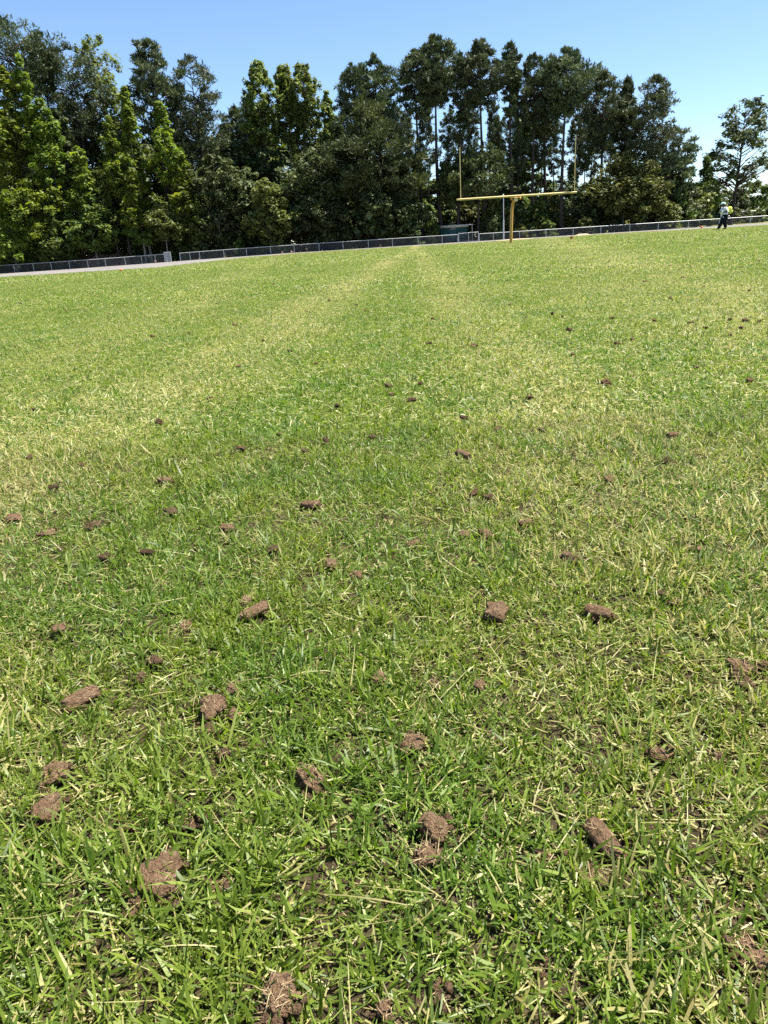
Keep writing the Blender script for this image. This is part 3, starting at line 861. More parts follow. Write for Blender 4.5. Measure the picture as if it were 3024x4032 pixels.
# ------------------------------------------------------------------ fences
def fence(us, name_label, Y, zb, zt, rail=0.034, post=0.034, mat='galv', postmat=None, ends=(), wire=True, label_cat='fence'):
    """posts at the photograph's columns; base and top heights by interpolation over the columns"""
    xs_ = [at_depth(u, horizon_v(u), Y)[0] for u in us]
    z0 = [float(far_z(x, Y)) - 0.02 + zb for x in xs_]; z1 = [z + zt for z in z0]
    root = tag(empty('chain_link_fence', (xs_[0], Y, z0[0])), name_label, label_cat)
    ox_, oz_ = xs_[0], z0[0]
    for k, (x, a, b) in enumerate(zip(xs_, z0, z1)):
        mb = MB(); rr = post * (1.35 if k in (0, len(xs_) - 1) else 1)
        mb.tube([(x - ox_, 0, a - oz_ - 0.2), (x - ox_, 0, b - oz_ - 0.02 + (0.06 if k in (0, len(xs_) - 1) else 0))], rr, 6)
        mb.build('post', M[postmat or mat], root)
    mb = MB(); mb.tube([(x - ox_, 0, b - oz_) for x, b in zip(xs_, z1)], rail, 6); mb.build('top_rail', M[mat], root)
    if wire:
        V, Q, n = [], [], 0
        L = xs_[-1] - xs_[0]; step = 0.10; w = 0.0055
        for sgn in (1, -1):
            x0 = np.arange(-zt, L, step) if sgn > 0 else np.arange(0, L + zt, step)
            xe = x0 + sgn * zt
            lo = np.clip((0 - x0) / (sgn * zt), 0, 1) if sgn > 0 else np.clip((L - x0) / (-zt), 0, 1)
            hi = np.clip((L - x0) / (sgn * zt), 0, 1) if sgn > 0 else np.clip((0 - x0) / (-zt), 0, 1)
            xa, xb = x0 + sgn * zt * lo, x0 + sgn * zt * hi
            zb_ = np.interp(xa, np.array(xs_) - ox_, np.array(z0) - oz_); zt_ = np.interp(xb, np.array(xs_) - ox_, np.array(z0) - oz_)
            za, ze = zb_ + lo * zt, zt_ + hi * zt
            yy = np.full(len(x0), 0.02 * sgn)
            q = np.stack([np.stack([xa - w, yy, za], -1), np.stack([xa + w, yy, za], -1), np.stack([xb + w, yy, ze], -1), np.stack([xb - w, yy, ze], -1)], 1)
            V.append(q.reshape(-1, 3)); Q.append(np.arange(len(x0) * 4).reshape(-1, 4) + n); n += len(x0) * 4
        mobj('wire_mesh', np_mesh('wire_mesh', np.vstack(V), np.vstack(Q), M['wire']), root)
    return root

fence([-60, 54, 129, 199, 271, 343, 413, 491, 556, 610, 655], 'low chain-link fence along the left end of the track', FENCE_Y, 0.0, 0.92)
fence([708, 747, 785, 881, 970, 1065, 1158, 1256, 1350, 1450, 1545, 1646, 1741, 1803], 'low chain-link fence from the gap at left to the gate by the shed', FENCE_Y, 0.0, 0.90)
fence([1887, 1942, 1983, 2046, 2150, 2257, 2366, 2480, 2592, 2711, 2832, 2955, 3080, 3200], 'low chain-link fence running from the gate to the right edge', FENCE_Y, 0.02, 0.80, postmat='galv')
fence([2776, 2826, 2952, 3060, 3180], 'taller chain-link fence farther back behind the walking person', 138.0, 0.0, 1.85, rail=0.045, post=0.05, mat='galv', postmat='galv_dull')
fence([2616, 2642, 2670], 'short piece of chain-link fence by bushes beyond the track', 122.0, 0.0, 1.25, rail=0.04, post=0.04)

# gate by the shed
gl, gr = at_depth(1806, 925, FENCE_Y)[0], at_depth(1883, 920, FENCE_Y)[0]
gt = tag(empty('gate', (gl, FENCE_Y - 0.1, 0)), 'chain-link gate slightly taller than the fence, in front of the shed', 'gate')
for x in (0, (gr - gl) * 0.5, gr - gl):
    mb = MB(); mb.tube([(x, 0, -0.1), (x, 0, 1.08 if x != (gr - gl) * 0.5 else 1.0)], 0.035, 6); mb.build('post', M['galv'], gt)
mb = MB(); mb.tube([(0, 0, 0.98), (gr - gl, 0, 1.04)], 0.028, 6); mb.tube([(0, 0, 0.05), (gr - gl, 0, 0.05)], 0.022, 6); mb.build('gate_frame', M['galv'], gt)
mb = MB()
for x in np.arange(-0.9, gr - gl + 0.9, 0.09):
    for sg in (1, -1):
        a, b = np.array([x, 0, 0.05]), np.array([x + sg * 0.93, 0, 0.98])
        ta, tb = 0.0, 1.0
        lo, hi = sorted([(0 - a[0]) / (b[0] - a[0]), (gr - gl - a[0]) / (b[0] - a[0])])
        ta, tb = max(0, lo), min(1, hi)
        if ta < tb: mb.tube([a + (b - a) * ta, a + (b - a) * tb], 0.004, 4, False)
mb.build('wire_mesh', M['wire'], gt)

# light mesh panel leaning at the end of the left fence
pl = at_depth(646, 1000, FENCE_Y - 0.4)[0]; z0 = float(far_z(pl, FENCE_Y)) 
gp2 = tag(empty('folded_gate', (pl, FENCE_Y - 0.5, z0)), 'upright light grey mesh gate leaf at the end of the left fence', 'gate')
mb = MB()
for x in (0.0, 0.82): mb.tube([(x, 0, -0.05), (x, 0, 1.12)], 0.03, 6)
for z in (0.04, 0.85, 1.1): mb.tube([(0, 0, z), (0.82, 0, z)], 0.026, 6)
mb.build('gate_frame', M['galv'], gp2)
mb = MB()
for x in np.arange(-1.0, 1.8, 0.045):
    for sg in (1, -1):
        lo, hi = sorted([(0 - x) / (sg * 1.05), (0.82 - x) / (sg * 1.05)])
        ta, tb = max(0, lo), min(1, hi)
        if ta < tb: mb.tube([(x + sg * 1.05 * ta, 0, 0.04 + 1.05 * ta), (x + sg * 1.05 * tb, 0, 0.04 + 1.05 * tb)], 0.008, 4, False)
mb.build('wire_mesh', M['galv'], gp2)

# ------------------------------------------------------------------ shed behind the fence
SY = 103.0
sl, sr = at_depth(1729, 935, SY)[0], at_depth(1842, 930, SY)[0]
sw = sr - sl
sh = tag(empty('storage_shed', (sl, SY, 0)), 'dark green storage shed with pale flat roof behind the fence', 'shed')
mb = MB(); mb.box((sw / 2, 1.2, 0.85), (sw, 2.4, 1.78)); mb.build('wall', M['shed'], sh)
mb = MB(); mb.box((sw / 2 + 0.05, 1.15, 1.86), (sw + 0.06, 2.7, 0.16)); mb.build('fascia', M['cream'], sh)
rf = MB(); rf.box((sw / 2 + 0.1, 1.1, 2.0), (sw + 1.1, 3.3, 0.1)); rf = rf.build('roof', M['roofing'], sh)
for x in (-0.42, sw + 0.55):
    mb = MB(); mb.tube([(x, -0.3, -0.1), (x, -0.3, 1.96)], 0.04, 6); mb.build('roof_post', M['cream'], sh)
for x0, x1 in ((sw * 0.30, sw * 0.605), (sw * 0.615, sw * 0.92)):
    mb = MB(); mb.box(((x0 + x1) / 2, -0.02, 0.76), (x1 - x0 - 0.02, 0.05, 1.5)); d = mb.build('door', M['shed'], sh)
    mb = MB(); mb.box((x1 - 0.15 if x0 < sw * 0.5 else x0 + 0.15, -0.06, 0.8), (0.05, 0.04, 0.18)); mb.build('handle', M['galv_dull'], d)
mb = MB(); mb.box((sw * 0.5, -0.05, 1.60), (0.85, 0.03, 0.06)); mb.build('door_track', M['cream'], sh)
mb = MB(); mb.tube([(sw * 0.46, 0.0, 2.05), (sw * 0.46, -0.02, 2.5)], 0.02, 6); mb.build('vent_pipe', M['galv_dull'], sh)

# slim pole behind the crossbar
PY = 97.5
px_ = at_depth(1983, 930, PY)[0]; ptop = at_depth(1983, 772, PY)[2]
pole = tag(empty('light_pole', (px_, PY, 0)), 'slim grey metal pole beside the goal post, in front of the fence', 'pole')
mb = MB(); mb.tube([(0, 0, -0.1), (0, 0, 2.2)], 0.085, 8); mb.build('lower_sleeve', M['galv'], pole, smooth=True)
mb = MB(); mb.tube([(0, 0, 2.2), (0, 0, ptop)], 0.05, 8); mb.build('shaft', M['galv'], pole, smooth=True)
mb = MB(); mb.box((-0.2, 0, ptop + 0.02), (0.5, 0.14, 0.1)); mb.build('lamp_head', M['galv_dull'], pole)

# sand
def mound(name, u, v, hw_px, height, label, depth=2.0, seed=1):
    P = on_plane(u, v)
    hw = hw_px * px_size(P)
    xs_ = np.linspace(-1, 1, 34); ys_ = np.linspace(-1, 1, 20)
    X, Y = np.meshgrid(xs_, ys_)
    R = np.sqrt(X ** 2 + Y ** 2)
    n = vnoise(np.stack([X.ravel() * 2.2, Y.ravel() * 2.2, np.zeros(X.size)], -1), seed).reshape(X.shape)
    Z = height * np.clip(1 - R ** 2 * (1 + 0.35 * n), -0.3, 1) * (1 + 0.5 * n) - 0.045
    V = np.stack([X * hw, Y * depth, Z], -1).reshape(-1, 3)
    i, j = np.meshgrid(np.arange(19), np.arange(33), indexing='ij'); q = i * 34 + j
    Q = np.stack([q, q + 1, q + 35, q + 34], -1).reshape(-1, 4)
    return tag(mobj(name, np_mesh(name, V, Q, M['sand'], smooth=True), None, (P[0], P[1], float(far_z(P[0], P[1])))), label, 'sand pile')
mound('sand_pile', 2294, 926, 30, 0.17, 'pale sand pile at the track edge right of the goal post', 2.2, 3)
mound('sand_pile', 2030, 943, 95, 0.10, 'low flat spread of pale sand behind the goal post base', 3.0, 5)

# dry bank rising behind the left fence
bx0, bx1 = at_depth(255, 1000, 104)[0], at_depth(600, 1000, 104)[0]
X, Y = np.meshgrid(np.linspace(bx0, bx1, 60), np.linspace(101.6, 109, 24))
nz = vnoise(np.stack([X.ravel() * 0.7, Y.ravel() * 0.7, np.zeros(X.size)], -1), 9).reshape(X.shape) + 0.5 * vnoise(np.stack([X.ravel() * 2.1, Y.ravel() * 2.1, np.zeros(X.size)], -1), 10).reshape(X.shape)
Z = -0.45 + (1.35 + 0.5 * nz) * sstep(Y, 101.6, 105.5) * sstep(X, bx0, bx0 + 2.5) * (1 - sstep(X, bx1 - 2.5, bx1)) * (1 - sstep(Y, 106.5, 109))
i, j = np.meshgrid(np.arange(23), np.arange(59), indexing='ij'); q = i * 60 + j
M['bank'] = simple_mat('dry_bank', (0.19, 0.135, 0.095), 0.95, 0.05, 0.35, 1.3, bump=0.1)
tag(mobj('bank', np_mesh('bank', np.stack([X, Y, Z], -1).reshape(-1, 3), np.stack([q, q + 1, q + 61, q + 60], -1).reshape(-1, 4), M['bank'], smooth=True)), kind='structure')

# marker flags
def flag(u, v, hpx, wpx, mat, label, diamond=False, Yz=0.0):
    P = on_plane(u, v); s = px_size(P)
    root = tag(empty('marker_flag', (P[0], P[1], float(far_z(P[0], P[1])))), label, 'flag', 'marker flags stuck in the turf')
    hh, ww = hpx * s, wpx * s
    mb = MB(); mb.tube([(0, 0, -0.05), (0.01, 0, hh)], 0.008, 5); mb.build('wire_stem', M['galv_dull'], root)
    n = 7
    if diamond:
        V = [(-ww / 2, 0.03, hh * 0.5), (0, 0, hh * 0.12), (ww / 2, -0.03, hh * 0.45), (0, 0.02, hh), (0.0, 0.09, hh * 0.5)]
        Q = [(0, 1, 4, 3), (4, 1, 2, 3)]
    else:
        V, Q = [], []
        for k in range(n):
            x = ww * k / (n - 1); y = 0.05 * math.sin(k * 1.3)
            V += [(x - ww * .3, y, hh * (0.35 + 0.05 * math.sin(k))), (x - ww * .3, y, hh * (1.0 - 0.04 * k))]
        Q = [(2 * k, 2 * k + 2, 2 * k + 3, 2 * k + 1) for k in range(n - 1)]
    o = mobj('pennant', np_mesh('pennant', np.array(V), np.array(Q), M[mat]), root)
    sm = o.modifiers.new('thickness', 'SOLIDIFY'); sm.thickness = 0.006
flag(477, 1072, 15, 8, 'orange', 'small orange marker flag near the scorched left edge of the field')
flag(2761, 904, 14, 8, 'orange', 'small pinkish orange marker flag left of the walking person')
flag(2250, 944, 15, 12, 'red', 'dark red folded marker flag on the grass by the sand pile', True)

# ------------------------------------------------------------------ trees
def leaf_cloud(rng, C, PR, nleaf, ll, lw, flat, up, spread=0.55, broad=False):
    """leaf-sized faces round puff centres C with radii PR"""
    n = len(C) * nleaf
    c = np.repeat(C, nleaf, axis=0); pr = np.repeat(PR, nleaf)
    d = rng.normal(0, 1, (n, 3)); d /= np.linalg.norm(d, axis=1)[:, None]
    rad = rng.random(n) ** 0.55
    p = c + d * (pr * rad)[:, None] * np.array([1, 1, flat])
    ax = d * 0.8 + np.array([0, 0, up]) + rng.normal(0, spread, (n, 3))
    ax /= np.linalg.norm(ax, axis=1)[:, None]
    if broad:      # broad leaves spread their faces up and outwards
        nm = d * 0.55 + np.array([0, 0, 0.85]) + rng.normal(0, 0.42, (n, 3))
        ax = np.cross(nm, rng.normal(0, 1, (n, 3))); ax /= np.linalg.norm(ax, axis=1)[:, None] + 1e-9
        wv = np.cross(nm, ax)
    else:
        wv = np.cross(ax, rng.normal(0, 1, (n, 3)))
    wv /= np.linalg.norm(wv, axis=1)[:, None] + 1e-9
    sz = rng.lognormal(-0.08, 0.38, n)
    L = (sz * ll)[:, None]; Wd = (sz * rng.uniform(0.75, 1.2, n) * lw / 2)[:, None]
    V = np.stack([p - ax * L * 0.5, p - wv * Wd, p + ax * L * 0.5, p + wv * Wd], 1).reshape(-1, 3)
    tint = np.repeat(np.clip(0.5 + rng.normal(0, 0.2, n) + np.repeat(rng.normal(0, 0.16, len(C)), nleaf), 0, 1), 4)
    return V, np.arange(n * 4).reshape(-1, 4), tint

PROFILE = {
    'pine': lambda t: np.clip(np.sin(np.pi * np.clip(t * 0.86 + 0.14, 0, 1)) ** 0.55, 0.12, 1) * (0.72 + 0.28 * np.minimum(1, t * 2.2)),
    'pine_sparse': lambda t: np.clip(np.sin(np.pi * np.clip(t * 0.8 + 0.2, 0, 1)) ** 0.6, 0.12, 1) * (0.45 + 0.55 * np.minimum(1, t * 1.6)),
    'cone': lambda t: np.clip((1 - t) ** 0.72 * (0.55 + 0.45 * np.minimum(1, t * 4)) + 0.06, 0, 1),
    'round': lambda t: np.clip(np.sqrt(np.clip(1 - (2 * t - 0.85) ** 2 / 1.35, 0, 1)), 0.1, 1),
    'bush': lambda t: np.clip(np.sqrt(np.clip(1 - t ** 2, 0, 1)), 0.12, 1),
    'poplar': lambda t: np.clip(np.sin(np.pi * np.clip(t * 0.72 + 0.22, 0, 1)) ** 0.6, 0.2, 1),
    'open': lambda t: np.clip(np.sin(np.pi * np.clip(t * 0.75 + 0.17, 0, 1)) ** 0.7, 0.2, 1),
}
STYLE = {  # puffs, leaves per puff, leaf length, leaf width, flatness, upward pull, puff radius factor, limb share
    'pine': (150, 92, 0.42, 0.11, 0.62, 0.55, 0.235, 0.5),
    'pine_sparse': (95, 84, 0.42, 0.11, 0.60, 0.55, 0.24, 0.9),
    'cone': (105, 80, 0.36, 0.22, 0.75, 0.10, 0.27, 0.2),
    'round': (120, 66, 0.38, 0.24, 0.70, 0.05, 0.23, 0.25),
    'bush': (70, 70, 0.36, 0.22, 0.75, 0.10, 0.27, 0.15),
    'poplar': (125, 62, 0.36, 0.22, 1.35, 0.4, 0.16, 0.7),
    'open': (85, 46, 0.42, 0.26, 0.72, 0.2, 0.17, 1.0),
}

def make_tree_meshes(seed, kind, H, zb, R, leafmat, bark, trunk_r=None, fullness=1.0, leaf_scale=1.0, lean=0.0, stems=1):
    rng = np.random.default_rng(seed)
    npuff, nleaf, ll, lw, flat, up, prf, limb = STYLE[kind]
    npuff = int(npuff * fullness)
    prof = PROFILE[kind]
    tt = rng.random(npuff * 6)
    pt = prof(tt) + 0.12
    tt = tt[rng.random(len(tt)) < pt / pt.max()][:npuff]
    az = np.arange(len(tt)) * 2.399963 + rng.normal(0, 0.5, len(tt))
    ph = rng.uniform(0, 6.28, 4)
    lobe = 1 + 0.20 * np.sin(2 * az + ph[0] + 5 * tt) + 0.14 * np.sin(3 * az + ph[1] - 7 * tt) + 0.16 * np.sin(9 * tt + ph[2])
    rr = prof(tt) * R * lobe * (0.30 + 0.70 * np.sqrt(rng.random(len(tt))))
    PR = prf * R * rng.uniform(0.65, 1.35, len(tt)) * (0.55 + 0.45 * prof(tt))
    PR = np.maximum(PR, 0.4 * leaf_scale)
    rr = np.maximum(rr - PR * 0.5, 0)
    zz = zb + tt * (H - zb - PR * flat * 0.6)
    if kind.startswith('pine'):
        zz = zz + rr * 0.16
        zz = np.minimum(zz, H - PR * 0.35)
    sway = lambda z: np.stack([lean * np.asarray(z) + 0.18 * np.sin(np.asarray(z) * 0.21 + ph[3]), 0.15 * np.cos(np.asarray(z) * 0.17 + ph[0]) + 0 * np.asarray(z)], -1)
    off = sway(zz) - sway(np.zeros(1))
    C = np.stack([rr * np.cos(az) + off[:, 0], rr * np.sin(az) + off[:, 1], zz], -1)
    V, Q, tint = leaf_cloud(rng, C, PR, nleaf, ll * leaf_scale, lw * leaf_scale, flat, up, 0.55, not kind.startswith('pine') and not leafmat.name.startswith('pine'))
    crown = np_mesh('crown', V, Q, leafmat, {'tint': tint})
    mb = MB()
    r0 = trunk_r or (0.012 * H + 0.05)
    for sidx in range(stems):
        zs = np.linspace(-0.4, H * 0.94, 14)
        o2 = sway(zs) - sway(np.zeros(1))
        ex = 0.0 if stems == 1 else math.cos(sidx * 2.4) * 0.35; ey = 0.0 if stems == 1 else math.sin(sidx * 2.4) * 0.35
        fac = np.clip(zs / max(H * 0.5, 1), 0, 1)
        pts = np.stack([o2[:, 0] + ex * (0.4 + fac * R * 0.7), o2[:, 1] + ey * (0.4 + fac * R * 0.7), zs], -1)
        mb.tube(pts, r0 * np.clip(1 - zs / (H * 1.0), 0.10, 1.05) * (1 + 0.5 * np.exp(-np.maximum(zs, 0) / 0.5)), 7, False)
    for k in range(len(tt)):
        if rng.random() > limb: continue
        z0 = zz[k] - rr[k] * rng.uniform(0.15, 0.55) - 0.2
        z0 = max(z0, 0.25 * zb)
        o0 = (sway(np.array([z0])) - sway(np.zeros(1)))[0]
        a = np.array([o0[0], o0[1], z0]); b = C[k]
        mid = (a + b) / 2 + np.array([0, 0, 0.08 * rr[k]]) + rng.normal(0, 0.06 * rr[k] + 0.02, 3)
        mb.tube([a, mid, b], np.array([0.26, 0.17, 0.07]) * r0 * (0.6 + 0.5 * (1 - tt[k])), 4, False)
    if kind.startswith('pine'):     # dead stubs below the crown
        for k in range(10):
            z0 = rng.uniform(zb * 0.45, zb); a_ = rng.uniform(0, 6.28); ln = rng.uniform(0.6, R * 0.7)
            o0 = (sway(np.array([z0])) - sway(np.zeros(1)))[0]
            a = np.array([o0[0], o0[1], z0])
            mb.tube([a, a + np.array([math.cos(a_) * ln, math.sin(a_) * ln, ln * rng.uniform(-0.1, 0.35)])], [0.15 * r0, 0.05 * r0], 4, False)
    trunk = np_mesh('trunk', np.vstack(mb.V), np.vstack(mb.Q), bark, smooth=True)
    return trunk, crown

def plant(name, meshes, loc, label, cat, group=None, scale=(1, 1, 1), rz=0.0):
    root = empty(name, loc)
    root.scale = scale; root.rotation_euler = (0, 0, rz)
    tag(root, label, cat, group)
    mobj('trunk', meshes[0], root); mobj('crown', meshes[1], root)
    return root

# (u of crown, v of top, half width px, v of crown bottom, distance, shape, leaves, name, label, options)
TREES = [
 # tall pines and leafy trees of the left wood, back row
 (55, 50, 150, 420, 108, 'pine', 'pine', 'pine_tree', 'dark pine cut by the left edge, tallest at far left', {}),
 (158, 120, 62, 380, 110, 'pine', 'pine', 'pine_tree', 'narrow dark pine just right of the tall pine at far left', {'f': .6}),
 (285, 165, 115, 560, 112, 'pine', 'pine', 'pine_tree', 'dark pine left of a pale green pointed tree, left wood', {}),
 (385, 128, 105, 520, 116, 'poplar', 'leaf_poplar', 'leafy_tree', 'pale green pointed tree rising behind the dark pines at left', {'f': 1.1}),
 (615, 150, 105, 560, 108, 'pine', 'pine', 'pine_tree', 'dark pine with pointed top, left of the sky gap in the left wood', {}),
 (755, 218, 112, 660, 108, 'pine', 'pine', 'pine_tree', 'dark pine with feathered right side beside the sky gap', {}),
 (925, 415, 70, 700, 118, 'pine', 'pine', 'pine_tree', 'low dark pine top in the dip between the woods', {}),
 (1000, 380, 85, 720, 116, 'pine', 'pine', 'pine_tree', 'rounded dark pine left below the light green poplar group', {}),
 (1030, 238, 75, 560, 112, 'poplar', 'leaf_poplar', 'leafy_tree', 'light green poplar, leftmost of the group in the dip', {'f': 1.5}),
 (1120, 252, 52, 560, 113, 'poplar', 'leaf_poplar', 'leafy_tree', 'slim light green poplar in the middle of the group', {'f': 1.2}),
 (1205, 246, 78, 620, 112, 'poplar', 'leaf_poplar', 'leafy_tree', 'light green poplar, rightmost and fullest of the group', {'f': 1.7}),
 (1275, 350, 58, 700, 112, 'cone', 'leaf_poplar', 'leafy_tree', 'shorter green tree right of the poplar group', {}),
 # pines of the middle and right wood
 (1385, 250, 80, 620, 107, 'pine', 'pine', 'pine_tree', 'broad pine, left shoulder of the middle wood', {}),
 (1480, 212, 90, 560, 106, 'pine', 'pine', 'pine_tree', 'tall pine at the left of the middle wood with a wide dark crown', {}),
 (1440, 380, 160, 800, 104, 'pine', 'pine_olive', 'pine_tree', 'dense olive pine with branches down low, left of the bare trunks', {'f': 1.7}),
 (1635, 195, 72, 470, 106, 'pine', 'pine', 'pine_tree', 'pine between two sky gaps, left of the tallest pine', {'f': .8}),
 (1720, 138, 92, 420, 105, 'pine', 'pine', 'pine_tree', 'tallest pine of the middle wood', {}),
 (1795, 205, 60, 560, 107, 'pine_sparse', 'pine', 'pine_tree', 'thin pine just right of the tallest pine', {}),
 (1900, 152, 88, 430, 105, 'pine', 'pine', 'pine_tree', 'full topped pine above the left goal upright', {}),
 (2012, 162, 48, 460, 106, 'pine_sparse', 'pine', 'pine_tree', 'slender pine with a small tufted top and bare trunk', {'f': .9}),
 (2100, 205, 78, 520, 107, 'pine', 'pine', 'pine_tree', 'pine right of the slender one, above the crossbar', {'f': .85}),
 (2222, 188, 112, 470, 105, 'pine', 'pine', 'pine_tree', 'broad dark domed pine above the right goal upright', {'f': 1.1}),
 (2160, 240, 60, 560, 110, 'pine', 'pine', 'pine_tree', 'pine half hidden behind the broad domed pine', {'f': .7}),
 (2370, 265, 82, 600, 106, 'pine', 'pine', 'pine_tree', 'pine right of the domed one, with a rounded lighter top', {'f': .85}),
 (2472, 305, 55, 640, 108, 'pine_sparse', 'pine', 'pine_tree', 'thin ragged pine with dead twigs at its top', {}),
 (2575, 298, 108, 660, 104, 'pine_sparse', 'pine', 'pine_tree', 'last tall pine at the right end with wide lower boughs', {'f': 1.5}),
 (2660, 500, 95, 800, 106, 'pine', 'pine', 'pine_tree', 'short spreading pine below the last tall pine', {'f': .8}),
 (2772, 615, 70, 850, 110, 'cone', 'leaf_mid', 'leafy_tree', 'pointed green tree between the last pine and the lone tree', {}),
 (2905, 385, 135, 735, 112, 'open', 'leaf_dull', 'leafy_tree', 'lone open crowned tree at the right edge behind the person', {'f': 1.45, 'lean': 0.03, 'tr': .26}),
 # front row of bright young trees, left
 (20, 255, 92, 620, 103, 'cone', 'leaf_bright', 'leafy_tree', 'bright green tree at the left edge under the tall pine', {}),
 (118, 195, 72, 640, 103.5, 'cone', 'leaf_bright', 'leafy_tree', 'bright green spire in front of the tall pine at far left', {}),
 (175, 380, 82, 720, 102.5, 'cone', 'leaf_bright', 'leafy_tree', 'bright leafy tree right below the green spire', {}),
 (25, 515, 92, 830, 102, 'cone', 'leaf_bright', 'leafy_tree', 'bright rounded tree at the left edge, halfway up', {}),
 (330, 565, 82, 860, 102.5, 'cone', 'leaf_bright', 'leafy_tree', 'bright green cone in the front row, below the dark left pine', {}),
 (255, 430, 70, 800, 105, 'round', 'leaf_dull', 'leafy_tree', 'shaded tree behind the bright cones at left', {}),
 (450, 448, 75, 800, 103, 'cone', 'leaf_bright', 'leafy_tree', 'bright tree in front of the pale pointed tree', {}),
 (525, 340, 70, 760, 104, 'cone', 'leaf_bright', 'leafy_tree', 'tall bright tree left of the pointed dark pine', {}),
 (645, 385, 72, 720, 103, 'cone', 'leaf_bright', 'leafy_tree', 'bright green cone right in front of the pointed dark pine', {}),
 (720, 588, 78, 880, 102.5, 'cone', 'leaf_bright', 'leafy_tree', 'bright tree at the right end of the front row, left wood', {}),
 (535, 655, 70, 900, 102, 'cone', 'leaf_bright', 'leafy_tree', 'small bright cone in the middle of the left front row', {}),
 (430, 640, 85, 900, 103, 'round', 'leaf_mid', 'leafy_tree', 'mid green tree between bright cones in the left front row', {}),
 (130, 680, 130, 940, 101.5, 'round', 'leaf_bright', 'leafy_tree', 'broad bright tree low in the left corner of the wood', {'f': 1.2}),
 (40, 800, 140, 1030, 101.2, 'round', 'leaf_bright', 'leafy_tree', 'wide low tree at the left edge, boughs reaching the fence', {'f': 1.3}),
 (215, 830, 95, 1020, 101.4, 'round', 'leaf_mid', 'leafy_tree', 'low tree right of the wide one at the left edge', {}),
 (370, 770, 100, 980, 102, 'round', 'leaf_mid', 'leafy_tree', 'broad mid green tree above the tan bank behind the left fence', {}),
 (640, 790, 72, 940, 101.6, 'round', 'leaf_olive', 'leafy_tree', 'round olive tree near the gap in the fence', {}),
 (560, 790, 60, 960, 102.6, 'round', 'leaf_mid', 'leafy_tree', 'mid green tree left of the round olive one', {}),
 (745, 760, 80, 980, 102.6, 'round', 'leaf_mid', 'leafy_tree', 'shaded green tree above the start of the second fence', {}),
 (850, 600, 120, 1000, 104, 'round', 'leaf_dull', 'leafy_tree', 'big dull green tree in the dip, tall as the middle layer', {'f': 1.5}),
 (960, 640, 90, 960, 105, 'round', 'leaf_dull', 'leafy_tree', 'dull green tree behind the olive multi-stemmed one', {}),
 (1058, 700, 82, 935, 101.5, 'round', 'leaf_olive', 'leafy_tree', 'olive small tree on several thin stems behind the fence', {'stems': 4, 'tr': .07, 'f': 1.2}),
 (1225, 575, 135, 900, 104, 'round', 'leaf_dull', 'leafy_tree', 'wide dark tree with level sprays right of the olive small tree', {'f': 1.5}),
 (1300, 770, 90, 950, 102.5, 'round', 'leaf_dull', 'leafy_tree', 'low dark tree below the wide one with level sprays', {}),
 (1330, 480, 70, 760, 106, 'cone', 'leaf_mid', 'leafy_tree', 'yellowish green tree wedged left of the middle wood', {}),
 (1590, 610, 85, 800, 102.5, 'pine', 'pine_olive', 'pine_tree', 'young olive pine boughs left of the bare trunks', {'f': .8}),
 (1600, 760, 80, 930, 102, 'round', 'leaf_dull', 'leafy_tree', 'sunflecked small tree left of the shed', {}),
 (1475, 750, 80, 930, 102.2, 'round', 'leaf_dull', 'leafy_tree', 'grey green small tree under the dense olive pine', {}),
 (1880, 560, 105, 780, 103, 'round', 'pine_olive', 'pine_tree', 'olive young pine with drooping boughs behind the left upright', {'f': 1.2}),
 (1800, 620, 70, 800, 104, 'round', 'pine_olive', 'pine_tree', 'smaller olive pine left of the drooping one', {}),
 (2055, 430, 70, 720, 112, 'round', 'leaf_mid', 'leafy_tree', 'green tree showing between trunks above the crossbar', {'f': .8}),
 (2460, 590, 130, 830, 103.5, 'round', 'leaf_olive', 'leafy_tree', 'broad olive green tree right of the goal post', {'f': 1.5}),
 (2545, 700, 90, 860, 102.5, 'round', 'leaf_olive', 'leafy_tree', 'low olive tree with level boughs right of the goal post', {}),
 (2680, 700, 90, 880, 106, 'round', 'leaf_dull', 'leafy_tree', 'shaded bushy tree left of the walking person', {}),
 (2740, 740, 80, 880, 108, 'round', 'leaf_olive', 'leafy_tree', 'olive bushy tree just left of the walking person', {}),
]
for k, (u, vt, hw, vb, Y, kind, leaf, name, label, op) in enumerate(TREES):
    Pt = at_depth(u, vt, Y); Pb = at_depth(u, vb, Y)
    Pm = at_depth(u, (vt + vb) / 2, Y)
    gz = float(far_z(Pm[0], Y)) - 0.09
    H = Pt[2] - gz; zb = max(Pb[2] - gz, 0.3)
    R = hw * px_size(Pm) * (1.16 if name == 'pine_tree' else 1.08)
    bark = M['bark'] if 'pine' in leaf or op.get('tr') == .26 else M['bark']
    if op.get('stems'): bark = M['bark_pale']
    if name == 'leafy_tree' and k % 3 == 0: bark = M['bark_pale']
    tr = op.get('tr') or (0.0118 * H + 0.06 if name == 'pine_tree' else 0.008 * H + 0.04)
    ms = make_tree_meshes(1000 + k, kind, H, zb, R, M[leaf], bark, tr, op.get('f', 1.0), [0.92, 1.06, 0.84, 0.98, 1.12][k % 5], op.get('lean', [0.0, 0.012, -0.01, 0.006, -0.016, 0.02][k % 6]), op.get('stems', 1))
    plant(name, ms, (Pm[0], Y, gz), label, 'tree', 'pines of the wood' if name == 'pine_tree' else 'leafy trees of the wood')

